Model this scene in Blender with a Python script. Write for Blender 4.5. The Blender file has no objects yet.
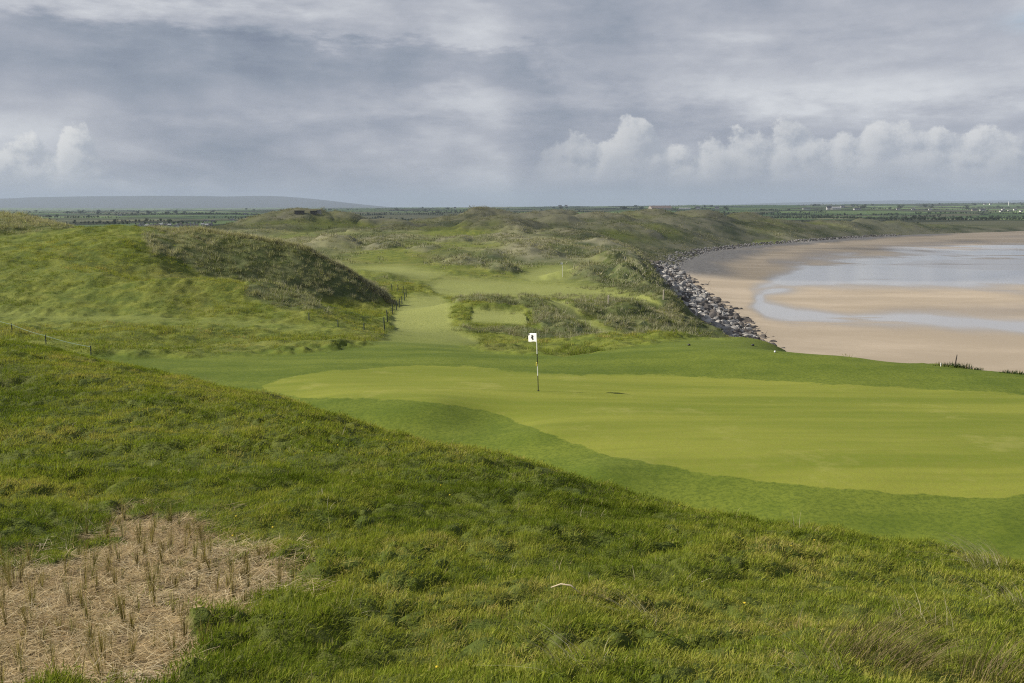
import bpy, bmesh, math, random
import numpy as np
from mathutils import Vector, Matrix, Euler

rng = np.random.default_rng(7)
random.seed(7)
sc = bpy.context.scene
C = sc.collection

# ------------------------------------------------------------------ camera
CAMZ = 22.0
FPX = 1000.0
THETA = math.atan(135.5 / FPX)
cam_d = bpy.data.cameras.new('camera')
cam_d.sensor_width = 36.0
cam_d.lens = FPX / 1024 * 36.0
cam_d.clip_start = 0.1
cam_d.clip_end = 60000
cam = bpy.data.objects.new('camera', cam_d)
C.objects.link(cam)
cam.location = (0, 0, CAMZ)
cam.rotation_euler = (math.pi / 2 - THETA, 0, 0)
sc.camera = cam
CT, ST = math.cos(THETA), math.sin(THETA)


def sr(u, v):
    """direction through a photo point: sideways slope s = x/Y and fall r = (22 - z)/Y"""
    a = (np.asarray(u, float) - 512) / FPX
    b = (np.asarray(v, float) - 341.5) / FPX
    k = CT - b * ST
    return a / k, (ST + b * CT) / k


def uv(x, y, z):
    s = x / y
    r = (CAMZ - z) / y
    b = (r * CT - ST) / (CT + r * ST)
    return 512 + FPX * s * (CT - b * ST), 341.5 + FPX * b


# ------------------------------------------------------------------ noise
_perm = np.random.default_rng(11).permutation(256).astype(np.int32)
_perm = np.concatenate([_perm, _perm])
_ga = np.random.default_rng(12).uniform(0, 2 * np.pi, 256)
_gx, _gy = np.cos(_ga).astype(np.float32), np.sin(_ga).astype(np.float32)


def perlin(x, y):
    xf = np.floor(x); yf = np.floor(y)
    xi = xf.astype(np.int64) & 255; yi = yf.astype(np.int64) & 255
    fx = (x - xf).astype(np.float32); fy = (y - yf).astype(np.float32)
    w = fx * fx * fx * (fx * (fx * 6 - 15) + 10)
    h = fy * fy * fy * (fy * (fy * 6 - 15) + 10)

    def g(ix, iy, dx, dy):
        k = _perm[(_perm[ix & 255] + iy) & 255]
        return _gx[k] * dx + _gy[k] * dy
    a = g(xi, yi, fx, fy); b = g(xi + 1, yi, fx - 1, fy)
    c = g(xi, yi + 1, fx, fy - 1); d = g(xi + 1, yi + 1, fx - 1, fy - 1)
    return 1.5 * ((a + (b - a) * w) * (1 - h) + (c + (d - c) * w) * h)


def fbm(x, y, octs=4, gain=.5, off=0.):
    o = 0; a = 1.; f = 1.
    for i in range(octs):
        o = o + a * perlin(x * f + 17.3 * i + off, y * f - 9.1 * i + off * .7)
        a *= gain; f *= 2.03
    return o


def worley(x, y, seed=0.):
    """domes: 1 in the middle of a cell, falling to 0 between cells"""
    xi = np.floor(x); yi = np.floor(y)
    best = np.full(x.shape, 9., np.float32)
    for a in (-1, 0, 1):
        for b in (-1, 0, 1):
            cx = xi + a; cy = yi + b
            k = _perm[(_perm[(cx + seed * 31).astype(np.int64) & 255] + cy.astype(np.int64)) & 255]
            k2 = _perm[(k + 77) & 255]; k3 = _perm[(k + 151) & 255]
            rad = .75 + k3 / 255. * .6
            d = ((cx + .1 + .8 * k / 255. - x) ** 2 + (cy + .1 + .8 * k2 / 255. - y) ** 2) / (rad * rad)
            best = np.minimum(best, d)
    return np.clip(1 - best, 0, 1)


def sstep(a, b, x):
    t = np.clip((x - a) / (b - a), 0, 1)
    return t * t * (3 - 2 * t)


# ------------------------------------------------------------------ terrain control
def zbase(Y):
    L = np.log(Y)
    return np.interp(L, np.log([1, 6, 12, 22, 40, 70, 150, 300, 700, 1500, 9000]),
                     [20.4, 19, 18, 16, 15, 14.5, 11.5, 11, 10, 3, 8])


CP = []                       # s, lnY, r


def V(u, v, Y):
    s, r = sr(u, v)
    CP.append((float(s), math.log(Y), float(r)))


def Z(u, Y, z):
    s = float((u - 512) / FPX)
    CP.append((s, math.log(Y), (CAMZ - z) / Y))


for u in (-200, 0, 150, 300, 450, 600, 750, 900, 1024, 1230):
    Z(u, 2.2, 20.2); Z(u, 4.0, 19.55)
for u, v, Y in [
    # near dune the camera stands on
    (-150, 683, 6.0), (0, 683, 6.0), (150, 683, 6.0), (300, 683, 6.05), (450, 683, 6.1), (600, 683, 6.2), (750, 683, 6.25), (900, 683, 6.3), (1024, 683, 6.3), (1180, 683, 6.3),
    (-150, 600, 8.3), (0, 600, 8.3), (150, 602, 8.15), (300, 600, 8.2), (500, 600, 8.25), (700, 600, 8.5), (860, 605, 8.6), (1024, 610, 8.8), (1180, 610, 8.8),
    (-150, 520, 11.6), (0, 520, 11.6), (150, 522, 11.3), (220, 520, 11.2), (300, 520, 11.45), (400, 520, 11.9), (500, 520, 12.1), (640, 522, 13.2),
    (-150, 450, 16.2), (0, 450, 16.2), (100, 450, 16.2), (200, 450, 16.), (300, 452, 16.3), (370, 450, 17.1),
    (-150, 395, 21), (0, 395, 21.6), (100, 398, 21.3), (200, 402, 21.),
    (-150, 330, 31), (-60, 337, 30.5), (0, 344, 30), (50, 352, 29.2), (100, 363, 28), (150, 374, 26.5), (200, 385, 25), (250, 396, 23.7), (300, 407, 22.5), (350, 425, 21),
    (400, 441, 19.5), (460, 454, 18.2), (520, 466, 17), (560, 478, 16.1), (600, 491, 15.3), (650, 506, 14.6), (700, 521, 14), (775, 535, 13.4), (850, 547, 13), (940, 561, 12.5), (1024, 577, 12), (1150, 600, 11.5), (1250, 612, 11.2),
    # putting green
    (540, 432, 28.8), (440, 404, 32.4), (340, 398, 34.2), (611, 456, 25.9), (729, 477, 23.8), (871, 491, 22.5), (1024, 497, 22), (1150, 500, 21.8),
    (333, 371, 41), (465, 367, 43), (540, 374, 41), (682, 375.5, 41), (776, 382, 39.5), (918, 389, 38), (1024, 395, 36.6), (1150, 402, 35.5),
    (538, 391, 36), (700, 410, 32.5), (850, 430, 28.8), (400, 384, 37.5), (1000, 440, 27.6),
    (480, 424, 31.2), (400, 412, 31.6), (600, 470, 24.2), (800, 505, 21.8), (1000, 520, 20.6),
    # ridge behind it
    (700, 352, 47), (760, 349, 47.5), (850, 357.5, 46), (940, 365.5, 44), (1024, 374, 42), (1150, 388, 40), (620, 350, 50),
    (560, 356, 48), (480, 351, 51.5), (400, 346, 54), (300, 352, 49), (200, 360, 45), (100, 357, 44.7), (0, 354, 44.5), (-150, 350, 45),
    (700, 340, 57), (770, 342, 57.5),
    # mid left
    (0, 335, 55), (100, 338, 55), (200, 338, 56), (300, 335, 60), (375, 333, 66), (-150, 333, 56),
    (0, 318, 63.7), (150, 317, 64), (270, 319, 66), (-150, 316, 64),
    (0, 300, 69), (100, 298, 69.5), (200, 297, 70), (270, 303, 70.5), (-150, 298, 69),
    (0, 272, 75.7), (100, 276, 74), (200, 281, 74), (270, 286, 74.5), (310, 311, 68), (335, 318, 68), (-150, 268, 76),
    (0, 250, 84), (100, 250, 84), (150, 262, 83), (-150, 245, 84),
    (-150, 224, 100), (0, 237, 92), (80, 228.5, 100), (150, 229.5, 100), (-60, 216, 109), (0, 217.5, 108), (30, 219.5, 107), (65, 229, 104),
    (200, 234, 97.5), (250, 239, 96.5), (300, 251, 96.5), (340, 271, 96.8), (365, 287, 96.4), (388, 301, 95.5), (320, 260, 96.6), (353, 279, 96.6), (376, 294, 96), (225, 236.5, 97), (275, 244.5, 96.5),
    (200, 276, 86.5), (230, 283, 87), (260, 289, 88), (300, 296, 89), (335, 302, 90.5), (372, 304, 92.5),
    # lawns and walkway beyond
    (351, 269, 168), (430, 268, 165), (400, 283, 135), (385, 274, 138), (410, 284, 124), (440, 298, 112), (398, 299, 109), (395, 311, 91), (385, 326, 75),
    (420, 335, 69), (420, 315, 85), (425, 298, 110), (350, 318, 77), (345, 300, 100),
    (470, 323, 76), (527, 323, 76), (472, 311, 84), (525, 311, 84), (470, 297, 90), (500, 295.5, 90), (530, 295, 89.5),
    (500, 338, 73.3), (455, 333, 73), (530, 340, 71.5), (545, 307, 83.5), (575, 320.5, 75), (602, 336, 68), (560, 344, 68), (590, 316, 91), (612, 329, 81),
    (590, 300.5, 91), (625, 302, 89), (665, 321, 76), (692, 336, 68.5), (605, 325, 86), (645, 338, 72.3), (575, 309, 92),
    (540, 290, 131), (600, 293, 125), (650, 301, 110), (652, 313, 96), (450, 290, 128), (540, 275, 162), (480, 296, 112),
    (660, 289, 108), (666, 297, 99), (560, 282, 146), (610, 288, 132), (640, 291, 122),
    (600, 266, 188), (560, 264, 200), (560, 270, 180),
    (530, 282, 146), (460, 270, 162), (500, 280, 149), (430, 262, 190),
    (300, 248, 240), (560, 262, 215), (500, 258, 225), (340, 252, 240), (512, 240, 400), (600, 236, 430), (440, 234, 480), (300, 226, 470), (500, 222, 560), (600, 221, 580), (700, 221, 640), (800, 226, 680), (880, 224, 740), (400, 256, 221), (340, 258, 221), (440, 248, 240),
    # far dunes
    (470, 232, 415), (500, 245, 333), (565, 238, 375), (440, 238, 380),
    (300, 236, 414), (240, 230, 430), (380, 233, 420),
    (640, 236, 448), (700, 236, 480), (600, 228, 520),
    (950, 226, 800), (1024, 229, 860),
]:
    V(u, v, Y)
for u, Y, z in [
    (-150, 38, 15.7), (0, 38, 15.6), (100, 36, 15.4), (200, 33, 15.1), (300, 30, 15), (350, 28.5, 14.95), (400, 27, 14.9), (460, 25.3, 14.9), (520, 23.5, 15.0), (600, 21.3, 15), (700, 19.5, 15), (850, 18.3, 15.), (1024, 16.8, 15.1), (1200, 16, 15.2),
    (850, 56, 11.5), (1024, 52, 11), (940, 54, 11), (1150, 50, 11), (700, 75, 11.2), (765, 72, 9.5), (690, 88, 10.5), (850, 90, 9), (1024, 90, 9), (850, 160, 8), (1024, 160, 8), (1150, 100, 8),
    (200, 80.5, 15.6), (280, 83, 14.9), (130, 79, 16.3), (-150, 140, 14), (0, 140, 14), (100, 130, 14), (180, 118, 15), (180, 104, 18.2), (225, 103, 17.6), (275, 102.5, 16.4), (250, 111, 15), (300, 109, 13.6), (340, 110, 12.4), (375, 108, 11.8),
    (490, 97, 12), (530, 98, 11.9), (620, 100, 11.8), (640, 180, 9.5), (690, 200, 8), (470, 215, 10), (540, 208, 10), (530, 290, 9.5),
    (0, 300, 6), (100, 300, 6), (200, 300, 7), (-150, 300, 6), (100, 600, 3), (0, 600, 3), (200, 600, 4), (-150, 600, 3), (300, 330, 8), (400, 330, 9),
    (300, 650, 5), (400, 700, 5), (500, 800, 5), (600, 840, 5), (700, 900, 5), (800, 900, 4), (900, 950, 4), (1024, 1000, 5), (1200, 1000, 5), (850, 550, 8), (1024, 600, 6), (1200, 600, 6),
]:
    Z(u, Y, z)
for u, v, Y in [(0, 215, 2600), (200, 215, 2600), (400, 213, 2600), (600, 211, 2500), (800, 212, 2200), (1024, 213, 2100),
                (0, 211.5, 4500), (200, 211, 4500), (400, 209, 4500), (600, 207.5, 4400), (800, 206.5, 4200), (1024, 206, 3800),
                (-200, 213, 2600), (1250, 213, 2100), (-200, 211, 4500), (1250, 205, 3800),
                (0, 210.5, 7000), (300, 209.5, 7000), (600, 206.3, 7000), (800, 205.2, 6500), (1024, 203.2, 6000), (1250, 203, 6000), (-200, 210, 7000)]:
    V(u, v, Y)
for u in (-300, 0, 300, 600, 900, 1250):
    Z(u, 9500, 5); Z(u, 1400, 3)

CP = np.array(CP)
KY = .8
PX = np.stack([CP[:, 0], CP[:, 1] * KY], 1)
PR = (CAMZ - CP[:, 2] * np.exp(CP[:, 1]) - zbase(np.exp(CP[:, 1]))) / np.exp(CP[:, 1])
CC = 0.018


def kern(d2):
    return np.sqrt(d2 + CC * CC)


n = len(CP)
d2 = ((PX[:, None] - PX[None]) ** 2).sum(-1)
# the spread of dlnY between neighbours shrinks the kernel's own unit: work with -sqrt(d2+c2) (conditionally positive definite)
A = np.zeros((n + 3, n + 3))
A[:n, :n] = -kern(d2) + np.eye(n) * 1e-4
A[:n, n] = 1; A[:n, n + 1:n + 3] = PX
A[n:, :n] = A[:n, n:].T
W = np.linalg.solve(A, np.concatenate([PR, [0, 0, 0]]))
Wf = W.astype(np.float32); PXf = PX.astype(np.float32)

# shoreline foot (plan) and how far inland a point stands
SHORE = np.array([(120, -120), (80, 0), (64, 30), (53, 48), (43, 70), (38.5, 100), (39.5, 140), (43.5, 174), (46.5, 206), (52, 270), (57, 316), (67, 370), (97, 463), (134, 530), (188, 605), (245, 677), (360, 795), (470, 880), (900, 1150), (3000, 1900), (16000, 4200)], float)


def polydist(px, py, P, closed=False):
    best = np.full(px.shape, 1e18); side = np.zeros(px.shape)
    m = len(P)
    for i in range(m if closed else m - 1):
        a = P[i]; b = P[(i + 1) % m]
        d = b - a
        t = np.clip(((px - a[0]) * d[0] + (py - a[1]) * d[1]) / (d @ d), 0, 1)
        ex = px - (a[0] + t * d[0]); ey = py - (a[1] + t * d[1])
        e = ex * ex + ey * ey
        cr = d[0] * (py - a[1]) - d[1] * (px - a[0])
        mk = e < best
        best = np.where(mk, e, best); side = np.where(mk, cr, side)
    return np.sqrt(best), side


def inland(x, y):
    d, s = polydist(x, y, SHORE)
    return np.where(s > 0, d, -d)


def rbf(x, y):
    out = np.empty(x.shape, np.float32)
    s = (x / y).astype(np.float32); t = (np.log(y) * KY).astype(np.float32)
    for i in range(0, len(s), 20000):
        a = s[i:i + 20000]; b = t[i:i + 20000]
        d = (a[:, None] - PXf[None, :, 0]) ** 2
        d += (b[:, None] - PXf[None, :, 1]) ** 2
        d += CC * CC
        np.sqrt(d, out=d)
        out[i:i + 20000] = -(d @ Wf[:n]) + Wf[n] + Wf[n + 1] * a + Wf[n + 2] * b
    return zbase(y) + out * y


# separate sand hills: where the top shows, how far away, half width (photo points at that distance), half depth (m)
MOUNDS = []
for u, v, Y, w, dp in [(465, 255, 185, 28, 13), (503, 263, 168, 24, 9), (530, 242.5, 245, 36, 15), (492, 249, 235, 20, 11), (615, 250.5, 222, 25, 11), (642, 257, 207, 17, 8),
                       (592, 266, 154, 36, 8), (636, 261.5, 150, 26, 9), (655, 276, 128, 14, 8), (562, 272, 156, 18, 7), (340, 237.5, 252, 36, 13), (385, 240.5, 250, 26, 12), (425, 246, 240, 20, 10),
                       (512, 221, 420, 52, 22), (300, 213.8, 500, 48, 30), (262, 219, 500, 30, 24), (350, 216.5, 510, 30, 24), (400, 221, 500, 34, 22), (440, 221, 594, 38, 26), (478, 215, 600, 22, 26), (500, 213, 620, 34, 34), (545, 213, 620, 36, 34), (600, 214, 570, 40, 26),
                       (655, 214, 620, 36, 30), (700, 213, 690, 38, 30), (745, 214.5, 720, 34, 30), (880, 215.5, 770, 24, 22), (908, 219, 780, 26, 20), (940, 224, 795, 26, 18), (572, 231, 405, 40, 15), (636, 228, 480, 34, 18), (424, 231, 440, 40, 16), (375, 234, 400, 24, 14), (690, 228, 530, 30, 18), (725, 231, 560, 24, 16),
                       (790, 220.5, 690, 28, 22), (835, 220, 720, 26, 20), (815, 226, 690, 24, 14), (770, 225, 640, 22, 15), (560, 221, 510, 26, 18), (610, 238, 330, 28, 12), (455, 239, 330, 26, 12), (550, 250, 290, 24, 10)]:
    s_, r_ = sr(u, v)
    x0 = float(s_) * Y; z0 = CAMZ - float(r_) * Y
    H = z0 - float(rbf(np.array([x0]), np.array([float(Y)]))[0])
    MOUNDS.append((x0, float(Y), w * Y / FPX, float(dp), max(.4, min(H, 11.))))


def mounds(x, y):
    h = np.zeros(x.shape); m = np.zeros(x.shape)
    for i, (x0, y0, wx, wy, H) in enumerate(MOUNDS):
        k = np.nonzero((np.abs(x - x0) < 2.2 * wx) & (np.abs(y - y0) < 2.2 * wy))[0]
        if len(k) == 0: continue
        xx = x[k] - x0; yy = y[k] - y0
        xx = xx + .25 * wx * fbm(x[k] / wx * .9, y[k] / wy * .9, 3, .5, i * 3.) ; yy = yy + .25 * wy * fbm(x[k] / wx * .9, y[k] / wy * .9, 3, .5, 50 + i * 3.)
        skew = np.where(xx > 0, 1.5, 1.1) if y0 < 450 else np.where(xx > 0, 1.35, 1.0)                       # steeper towards the right, away from the wind
        r2 = (xx * skew / wx) ** 2 + (yy / wy) ** 2
        e = np.exp(-r2 ** 1.4 * 1.1)
        h[k] = np.maximum(h[k], H * e) + .25 * np.minimum(h[k], H * e)
        m[k] = np.maximum(m[k], sstep(.12, .4, e))
    return h, m


# ------------------------------------------------------------------ zones on the ground (outlines of lawns, dunes, bare sand)
def PG(*p):
    return np.array(p, float)


CREST = np.array([(-200, 31), (-60, 30.5), (0, 30), (50, 29.2), (100, 28), (150, 26.5), (200, 25), (250, 23.7), (300, 22.5), (350, 21), (400, 19.5), (460, 18.2), (520, 17), (560, 16.1), (600, 15.3), (650, 14.6), (700, 14), (775, 13.4), (850, 13), (940, 12.5), (1024, 12), (1150, 11.5), (1300, 11.2)], float)
GREEN = PG((262, 386), (275, 381), (300, 375), (333, 370.6), (399, 366.6), (466, 366.6), (540, 374), (610, 374.5), (682, 375.5), (776, 381.6), (918, 388.7), (1024, 395), (1200, 405), (1250, 470), (1200, 503), (1024, 497), (940, 495.5), (871, 491), (800, 485), (729, 477), (670, 467), (611, 456), (575, 444), (540, 431), (500, 415.5), (466, 406), (440, 402), (412, 400), (333, 398), (285, 396), (268, 391))
MOWN = PG((80, 357), (200, 356.5), (330, 350), (390, 340), (440, 341), (500, 352), (570, 357), (640, 345), (700, 338), (752, 338), (775, 345), (850, 357), (940, 364), (1024, 372), (1300, 390), (1300, 640), (1024, 640), (700, 560), (400, 470), (200, 400), (60, 360))
WALK = PG((378, 345), (392, 330), (391, 318), (402, 303), (410, 297), (438, 296), (452, 306), (450, 316), (452, 327), (470, 336), (480, 345), (440, 352))
FAIR = PG((426, 284), (443, 277), (512, 281), (560, 283.5), (612, 289.5), (652, 297), (660, 305), (640, 302), (600, 296.5), (560, 297), (512, 297), (456, 297), (438, 296))
UPPER = PG((518, 277), (540, 268), (565, 266), (590, 272), (566, 281), (530, 283))
LEFTLAWN = PG((350, 268), (400, 265), (446, 274), (428, 281), (380, 273))
TEE = PG((472, 311), (525, 311), (527, 323.5), (470, 323.5))
CORR = PG((543, 299), (562, 300), (580, 314), (604, 328), (642, 339), (612, 342), (574, 321), (552, 305))
FARLAWN = PG((748, 233), (754, 228.5), (775, 227.5), (793, 228.5), (788, 232), (768, 234))
STRIP = PG((-50, 311), (60, 314), (130, 313), (260, 322), (330, 328), (300, 333), (200, 325), (100, 322), (-50, 319))
BIGDUNE = PG((145, 236), (190, 226), (250, 226), (300, 240), (340, 258), (392, 297), (372, 304), (330, 300.5), (262, 289), (205, 278), (180, 262), (150, 258))
SMALLDUNE = PG((245, 283), (290, 287), (315, 301), (328, 314), (280, 310), (247, 297))
TOPDUNE = PG((-60, 212), (30, 215), (70, 229), (40, 232), (-60, 236))
TEETOP = PG((454, 296), (533, 295), (548, 309), (610, 339), (565, 345), (540, 332), (531, 312), (526, 306), (474, 306), (456, 303))
TEEFRONT = PG((448, 328), (530, 327.5), (570, 343), (520, 341), (466, 334))
BANK = PG((575, 308), (590, 296), (630, 297), (668, 318), (698, 336), (640, 339), (603, 327))
SEABANK = PG((548, 281), (562, 271), (600, 267), (648, 262), (668, 296), (726, 333), (700, 337), (664, 313), (650, 299), (606, 286.5))
MULCH = PG((-60, 575), (0, 571), (38, 566), (75, 561), (100, 551), (122, 524), (150, 516), (188, 517), (215, 533), (216, 545), (240, 551), (268, 560), (315, 577), (285, 596), (246, 613), (208, 640), (180, 700), (-60, 720))


def polymask(u, v, Y, P, soft, y0, y1, wob=0.):
    """soft inside-ness of an outline, for ground between the distances y0 and y1"""
    m = np.zeros(u.shape, np.float32)
    p0 = P.min(0) - soft - abs(wob).max() if np.ndim(wob) else P.min(0) - soft
    p1 = P.max(0) + soft + abs(wob).max() if np.ndim(wob) else P.max(0) + soft
    k = np.nonzero((u > p0[0]) & (u < p1[0]) & (v > p0[1]) & (v < p1[1]) & (Y > y0) & (Y < y1))[0]
    if len(k) == 0:
        return m
    d, _ = polydist(u[k], v[k], P, True)
    ins = np.zeros(len(k), bool)
    uu, vv = u[k], v[k]
    for i in range(len(P)):
        a = P[i - 1]; b = P[i]
        c = (a[1] > vv) != (b[1] > vv)
        with np.errstate(divide='ignore', invalid='ignore'):
            xx = (b[0] - a[0]) * (vv - a[1]) / (b[1] - a[1]) + a[0]
        ins ^= c & (uu < xx)
    sd = np.where(ins, d, -d)
    if np.ndim(wob):
        sd = sd + wob[k]
    m[k] = sstep(-soft, soft, sd)
    return m


def zones(x, y, z):
    u, v = uv(x, y, z)
    inv = 1000. / y                                  # pixels per metre
    w1 = fbm(x * .9, y * .9, 3) * .12 * np.minimum(inv, 60)
    w2 = fbm(x * .25, y * .25, 4) * .8 * np.minimum(inv, 12)
    behind = sstep(.8, 3., y - np.interp(u, CREST[:, 0], CREST[:, 1]))
    q = {}
    q['green'] = polymask(u, v, y, GREEN, 3.5, 18, 60, w1 * .5) * (behind > .5)
    mown = polymask(u, v, y, MOWN, 2.5, 14, 66, w1 * .8) * behind
    for P, s, a, b in ((WALK, 5, 50, 130), (FAIR, 5, 85, 180), (UPPER, 5, 135, 230), (LEFTLAWN, 5, 120, 210), (TEE, 1.6, 60, 100), (CORR, 2, 62, 112), (FARLAWN, 1, 400, 800)):
        mown = np.maximum(mown, polymask(u, v, y, P, s, a, b, w2 * .25))
    mown = np.maximum(mown, .65 * polymask(u, v, y, STRIP, 4, 50, 76, w1 * 2))
    q['mown'] = mown
    q['tee'] = polymask(u, v, y, TEE, .8, 60, 100)
    mar = np.zeros(x.shape, np.float32)
    for P, s, a, b in ((BIGDUNE, 4, 80, 125), (SMALLDUNE, 5, 60, 78), (TOPDUNE, 4, 85, 150), (TEETOP, 3, 60, 102), (TEEFRONT, 3, 55, 90), (BANK, 3, 60, 104), (SEABANK, 3, 70, 175)):
        mar = np.maximum(mar, polymask(u, v, y, P, s * .7, a, b, w2 * .28))
    far = sstep(120, 210, y) * (1 - sstep(780, 1000, y))
    far = far * np.clip(.62 + .9 * fbm(x * .02, y * .008, 4), 0, 1)
    far = np.maximum(far, mounds(x, y)[1] * np.clip(.75 + .8 * fbm(x * .05, y * .04, 3), .25, 1))
    d = inland(x, y)
    sea = (1 - sstep(15, 45, d)) * sstep(55, 80, y)
    q['marram'] = np.clip(np.maximum(np.maximum(mar, far), sea), 0, 1) * (1 - mown)
    q['mulch'] = polymask(u, v, y, MULCH, 9, 3, 16, fbm(x * 2.3, y * 2.3, 5, .6) * 20)
    q['farm'] = sstep(700, 960, y + 120 * fbm(x * .004, y * .004, 3)) * sstep(8, 30, d)
    q['rocky'] = (1 - sstep(11.5, 14.5, d + 1.6 * fbm(x * .12, y * .12, 3))) * sstep(60, 90, y) * (1 - sstep(300, 340, y))
    q['d'] = d
    q['u'] = u; q['v'] = v
    return q


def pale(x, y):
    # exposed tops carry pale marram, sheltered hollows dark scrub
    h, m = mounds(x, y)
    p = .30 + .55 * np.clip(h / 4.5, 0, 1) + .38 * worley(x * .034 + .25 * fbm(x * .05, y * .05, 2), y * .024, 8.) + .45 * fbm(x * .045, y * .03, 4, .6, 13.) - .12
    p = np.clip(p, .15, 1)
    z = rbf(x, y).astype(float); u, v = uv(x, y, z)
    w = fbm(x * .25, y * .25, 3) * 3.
    dk = np.maximum(polymask(u, v, y, BANK + np.array([4., -1.]), 3, 60, 104, w), polymask(u, v, y, TEETOP[3:7] + np.array([0., -2.]), 3, 60, 95, w))  # bank and tee spur: dark growth, its self-shade tinted in
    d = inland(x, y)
    dk = np.maximum(dk, sstep(30, 26, d + 1.5 * fbm(x * .2, y * .2, 2)) * sstep(11, 13, d) * sstep(80, 92, y) * sstep(300, 250, y))  # seaward bank face: its shade is put into the colour
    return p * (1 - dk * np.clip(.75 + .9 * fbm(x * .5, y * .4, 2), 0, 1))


def zrange_cliff(d, y):
    # how high the land may stand at a distance d from the shore foot
    near = np.interp(d, [-50, -6, 0, 26, 60], [-8, -3, -.4, 14.2, 40])
    mid = np.interp(d, [-50, -6, 0, 3, 14, 23, 60], [-8, -3, -.3, .6, 4.6, 13.6, 46])
    far = np.interp(d, [-50, -6, 0, 26, 60, 200], [-8, -3, -.3, 4.5, 14, 90])
    a = sstep(60, 85, y); b = sstep(270, 400, y)
    return (near * (1 - a) + mid * a) * (1 - b) + far * b


def lump(x, y):
    return worley(x * 3.7, y * 5.0, 2.)


def tussock(x, y):
    amp = np.clip(.75 + .8 * fbm(x * .35, y * .45, 2, .5, 41.), .35, 1.25)
    return amp * (.150 * worley(x * 1.5, y * 2.0, 1.) + .215 * lump(x, y) - .19)


def height(x, y, zn=None, detail=True):
    x = np.asarray(x, float); y = np.asarray(y, float)
    h = rbf(x, y).astype(float)
    q = zn if zn is not None else zones(x, y, h)
    h = h + mounds(x, y)[0]
    lim = zrange_cliff(q['d'] + 1.0 * fbm(x * .11, y * .11, 3), y)
    k = .8
    h = np.where(y > 45, -k * np.logaddexp(-np.clip(h, -60, 300) / k, -np.clip(lim, -60, 300) / k), h)
    if detail:
        rough = (1 - q['mown']) * (1 - q['farm'])
        nearw = 1 - sstep(18, 40, y)
        midw = sstep(25, 55, y) * (1 - sstep(130, 200, y))
        farw = sstep(130, 260, y)
        wx = x + .12 * fbm(x * 1.7, y * 1.7, 2, .5, 21.); wy = y + .12 * fbm(x * 1.7, y * 1.7, 2, .5, 33.)
        lum = fbm(x * .8, y * 1.0, 2, .5, 3.) * .085 + tussock(wx, wy)
        h = h + nearw * rough * (1 - .65 * q['mulch']) * lum * (y > 2.5)
        h = h + nearw * q['mulch'] * fbm(x * 9, y * 9, 2) * .012
        h = h + midw * rough * (fbm(x * .16, y * .16, 3) * .30 + fbm(x * .7, y * .6, 3, .6) * .09 + np.clip(.5 + fbm(x * .08, y * .1, 2, .5, 50.), .1, 1.2) * (.30 * worley(x * .42, y * .5, 3.) + .26 * worley(x * 1.0, y * 1.05, 4.) - .26)) * (1 - q['marram'])
        mm = q['marram'] * rough
        h = h + sstep(50, 70, y) * mm * (1 - farw) * (fbm(x * .28, y * .24, 3, .55) * .18 + .32 * worley(x * .36, y * .36, 5.) + .26 * worley(x * .85, y * .85, 6.) - .25)
        h = h + farw * rough * sstep(8, 35, q['d']) * (.35 + .65 * q['marram']) * (fbm(x * .018, y * .014, 3, .5, 5.) * 1.8
            + 3.0 * worley(x * .0135 + .2 * fbm(x * .02, y * .02, 2), y * .0085, 7.) * sstep(200, 330, y) + 1.9 * worley(x * .034 + .25 * fbm(x * .05, y * .05, 2), y * .024, 8.) + .9 * worley(x * .12, y * .10, 9.) + fbm(x * .2, y * .16, 2, .6) * .35 - 2.8)
        h = h + q['mown'] * (1 - q['green']) * sstep(38, 50, y) * fbm(x * .12, y * .1, 2) * .12
        h = h + q['farm'] * fbm(x * .003, y * .002, 3) * 3.5
    return h


# ------------------------------------------------------------------ materials toolbox
def mat(name):
    m = bpy.data.materials.new(name); m.use_nodes = True
    t = m.node_tree; t.nodes.clear()
    out = t.nodes.new('ShaderNodeOutputMaterial')
    return m, t, out


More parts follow.
